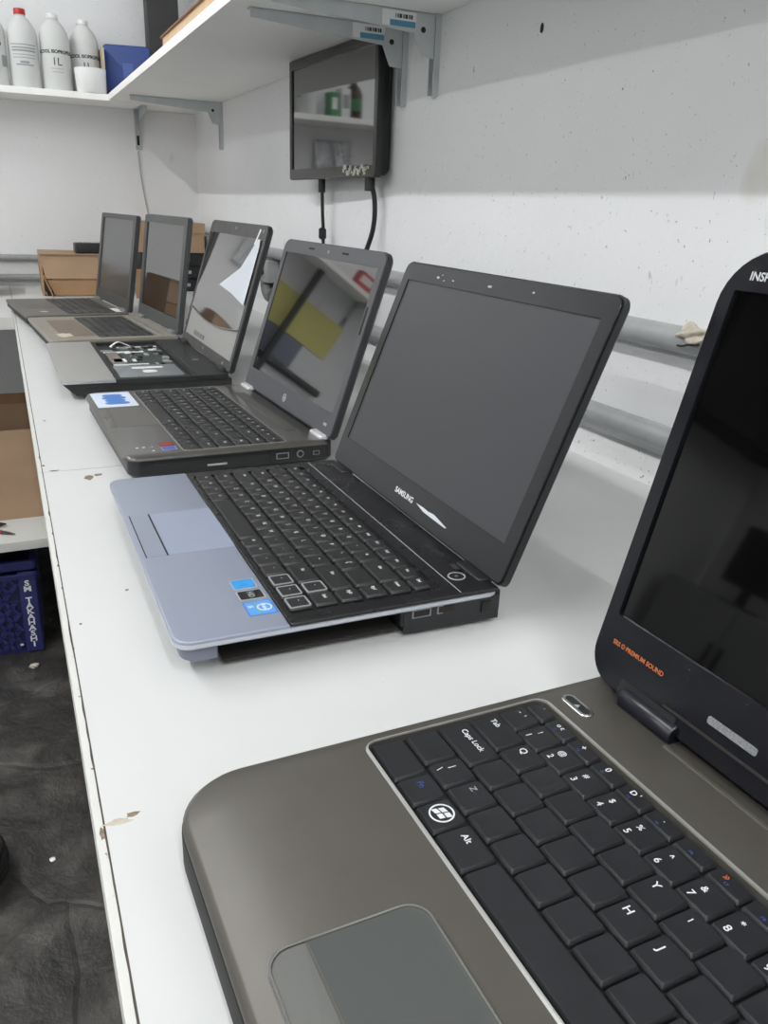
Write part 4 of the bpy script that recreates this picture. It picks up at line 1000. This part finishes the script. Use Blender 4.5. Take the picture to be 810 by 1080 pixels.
for (u0, u1, v0, v1, m_) in ((.095, .105, .090, .160, M_white), (.045, .052, .120, .192, M_white), (.222, .228, .092, .150, M_white), (.10, .22, .092, .112, mat('brown_shield', (120, 112, 104), .5)), (.17, .20, .098, .118, M_white), (.075, .09, .086, .108, M_steel)):
    bm = bmesh.new(); slab(bm, u0, u1, v0, v1, .0226, .0252, .001, 0); Dd.part('connector', bm, m_)
bm = bmesh.new(); pts = curve_pts([(.05, .112, .025), (.075, .105, .031), (.06, .120, .037), (.045, .132, .032), (.052, .145, .027)], 6)
prev = None
for p in pts:
    cur = [bm.verts.new((p.x-.006, p.y, p.z)), bm.verts.new((p.x+.006, p.y, p.z))]
    if prev: bm.faces.new((prev[0], prev[1], cur[1], cur[0]))
    prev = cur
rb = Dd.part('ribbon_cable', bm, M_white); rb.modifiers.new('thick', 'SOLIDIFY').thickness = .0006
for k in range(2):
    bm = bmesh.new(); box(bm, W-.0035, W-.0024, .035+.024*k, .050+.024*k, .0160, .0185); Dd.part('front_slot', bm, M_hole, smooth=False)
bm = bmesh.new(); box(bm, W-.0034, W-.0026, .078, .0786, .007, .0245); Dd.part('panel_gap', bm, M_hole, smooth=False)
bm = bmesh.new(); slab(bm, .225, .24, .222, .232, .0300, .0303, .004, 0); Dd.part('power_button', bm, M_fit)
for u in (.02, W-.055):
    bm = bmesh.new(); slab(bm, u, u+.035, D-.010, D+.004, .0262, .0350, .003, .002); Dd.part('hinge', bm, M_blackm)
mDm = mat('bare_mirror_film', (150, 150, 150), .05, metal=.95)
Dd.make_lid(mat('black_lid_shell', (34, 36, 37), .35), mat('worn_black_bezel', (62, 62, 62), .4, rvar=.1), mat('reflector_backing', (168, 168, 166), .45, metal=.5), r=(.006, .006, .012, .012), scr=(.012, W-.012, .017, .2135), thick=.008)
Dd.screen.name = 'reflector_backing'
# slightly bowed mirror film lying over the panel
bm = bmesh.new(); nx, ny = 24, 24; g = []
for j in range(ny+1):
    f_ = j/ny; row = []
    for i in range(nx+1):
        e_ = i/nx
        u_, t_ = .014+(W-.028)*e_, .068+.1455*f_-.012*math.sin(PI*e_)*(1-f_)
        row.append(bm.verts.new((u_, t_, .0016+.0020*math.sin(PI*e_)*math.sin(PI*f_))))
    g.append(row)
for j in range(ny):
    for i in range(nx): bm.faces.new((g[j][i], g[j][i+1], g[j+1][i+1], g[j+1][i]))
Dd.on_lid('screen', bm, mDm, ang=180)
bm = bmesh.new(); prism(bm, [(W-.052, .2035), (W-.046, .2035), (W-.034, .228), (W-.040, .229)], .0021, .0026); Dd.on_lid('tape_strip', bm, M_white, smooth=False)
bm = bmesh.new(); box(bm, .08, .16, .022, .030, .0009, .0018); Dd.on_lid('dark_strip', bm, M_fit, smooth=False)
for (u_, t_) in ((W/2, .226), (W-.02, .226), (W/2-.01, .010), (W-.05, .008)):
    bm = bmesh.new(); disc(bm, u_, t_, .0019, .0028, .0004); Dd.on_lid('screw_cover', bm, M_inkg)
bm = bmesh.new(); prism(bm, [(W-.0135, .108), (W-.0135, .200), (W-.020, .2125), (W-.030, .2125), (.285, .163), (.180, .1255), (.27, .119)], .0040, .0046); Dd.on_lid('painted_reflection', bm, mat('reflection_white', (200, 205, 214), .3), smooth=False)  # bright reflection in the panel, put in as a bluish-white sheet
bm = bmesh.new(); tube(bm, [(.014+(W-.028)*k/16, .068-.012*math.sin(PI*k/16), .0030) for k in range(17)], .0012, 8); Dd.on_lid('film_edge', bm, M_fit)
for t_ in (.06, .085, .03):
    bm = bmesh.new(); box(bm, -.0028, .001, t_, t_+.010, -.004, .002); Dd.on_lid('clip', bm, M_black, smooth=False)

# ---------------------------------------------------------------- fifth and sixth: grey laptops at the far end
def far_laptop(x, y, th, tilt, W, D, H, label, mpalm, mlid, mscreen, twist):
    E_ = Laptop(x, y, th, tilt, W, D, H, .028, .0290, label)
    bm = bmesh.new(); slab(bm, .002, W-.002, .002, D+.004, .005, .0215, (.008, .008, .006, .006), 0, .006, n=6); E_.part('base', bm, M_blackm)
    bm = bmesh.new(); frame(bm, (0, W, 0, D-.002), (.018, W-.018, .0950, .2080), .0215, .0280, (.008, .008, .004, .004), .003, 6, bt=.0015); E_.part('palm_rest', bm, mpalm)
    bm = bmesh.new(); slab(bm, .017, W-.017, .0940, .2090, .0222, .0250, .003, 0); E_.part('keyboard_tray', bm, M_black)
    rws = []
    for i in range(6):
        if i == 0: ks = [(1.25, None), (1, None), (1, None), (1, None), (5, None)]+[(1, None)]*7
        else: ks = [(1+.25*((i+1) % 3), None)]+[(1, None)]*11+[(16.25-12-.25*((i+1) % 3), None)]
        rws.append((.0960+.0186*i, .0186 if i < 5 else .0170, ks))
    keyboard(E_.root, .0195, rws, mKB, .0252, .0032, P=(W-.039)/16.25, style='none', gap=.0026)
    for u in (.02, W-.06):
        bm = bmesh.new(); slab(bm, u, u+.04, D-.012, D+.003, .0262, .0345, .003, .002); E_.part('hinge', bm, M_fit)
    E_.make_lid(mlid, mlid, mscreen, r=(.004, .004, .007, .007), scr=((W-(W-.045))/2, (W+(W-.045))/2, .0280, .2125), thick=.0075, bezel_h=.0032)
    E_.screen.rotation_euler = (0, math.radians(twist), 0); E_.screen.location = (W/2*(1-math.cos(math.radians(twist))), 0, .0008+W/2*math.sin(math.radians(twist)))
    return E_
mE = mat('grey_beige_palm', (136, 130, 120), .5, var=.04, vscale=40)
mEl = mat('blue_grey_lid', (68, 71, 72), .42)
E5 = far_laptop(.0272, 2.0275, -.083, .1440, .3450, .2495, .2296, 'grey laptop with torn brown touchpad film, its screen mirroring the cardboard box', mE, mEl, mat('mirror_grey_lcd', (30, 30, 30), .03, ior=1.9), 0.)
bm = bmesh.new(); slab(bm, .060, .305, .030, .0925, .0279, .0283, .002, 0); tp = E5.part('touchpad', bm, mat('brown_worn_film', (112, 99, 86), .5, var=.08, vscale=40))
bm = bmesh.new(); blob(bm, .285, .036, .0282, .017, .0003, 14, 1.5, .9, .3); new_obj('torn_patch', bm, mat('pale_torn_film', (196, 184, 166), .6), tp)
bm = bmesh.new(); disc(bm, .176, .0135, .0019, .0045, .0004); E5.on_lid('round_emblem', bm, M_silverp)
bm = bmesh.new(); slab(bm, .07, .33, .212, .222, .0280, .0292, .003, .0006); E5.part('speaker_bar', bm, mat('silver_bar', (150, 152, 150), .3, metal=.4))
mFp = mat('dark_grey_palm', (92, 89, 84), .45, var=.05, vscale=30)
mFl = mat('graphite_lid', (60, 62, 62), .42)
F6 = far_laptop(-.0137, 2.408, -.11, .161, .357, .2333, .2244, 'dark grey laptop farthest from the camera, in front of the brown cardboard box', mFp, mFl, mat('grey_matt_lcd', (52, 54, 54), .22, ior=1.6), 0.)
bm = bmesh.new(); slab(bm, .10, .21, .02, .088, .0279, .0282, .002, 0); F6.part('touchpad', bm, mat('darker_pad', (76, 74, 70), .4))
bm = bmesh.new(); blob(bm, .285, .05, .0281, .010, .0003, 12, 1.3, .9, .3); F6.part('worn_patch', bm, mat('pale_torn_film', (196, 184, 166), .6))
bm = bmesh.new(); slab(bm, .255, .325, .208, .226, .0280, .0284, .001, 0); F6.part('sticker', bm, M_white)

# ------------------------------------------------------------------ world and view
w = bpy.data.worlds.new('world'); bpy.context.scene.world = w; w.use_nodes = True
w.node_tree.nodes['Background'].inputs['Color'].default_value = (.9, .95, 1, 1)
w.node_tree.nodes['Background'].inputs['Strength'].default_value = .3
sc = bpy.context.scene
sc.view_settings.view_transform = 'Standard'; sc.view_settings.look = 'None'
sc.view_settings.gamma = 1; sc.view_settings.use_curve_mapping = False
sc.view_settings.exposure = -.09
sc.cycles.max_bounces = 10; sc.cycles.diffuse_bounces = 6
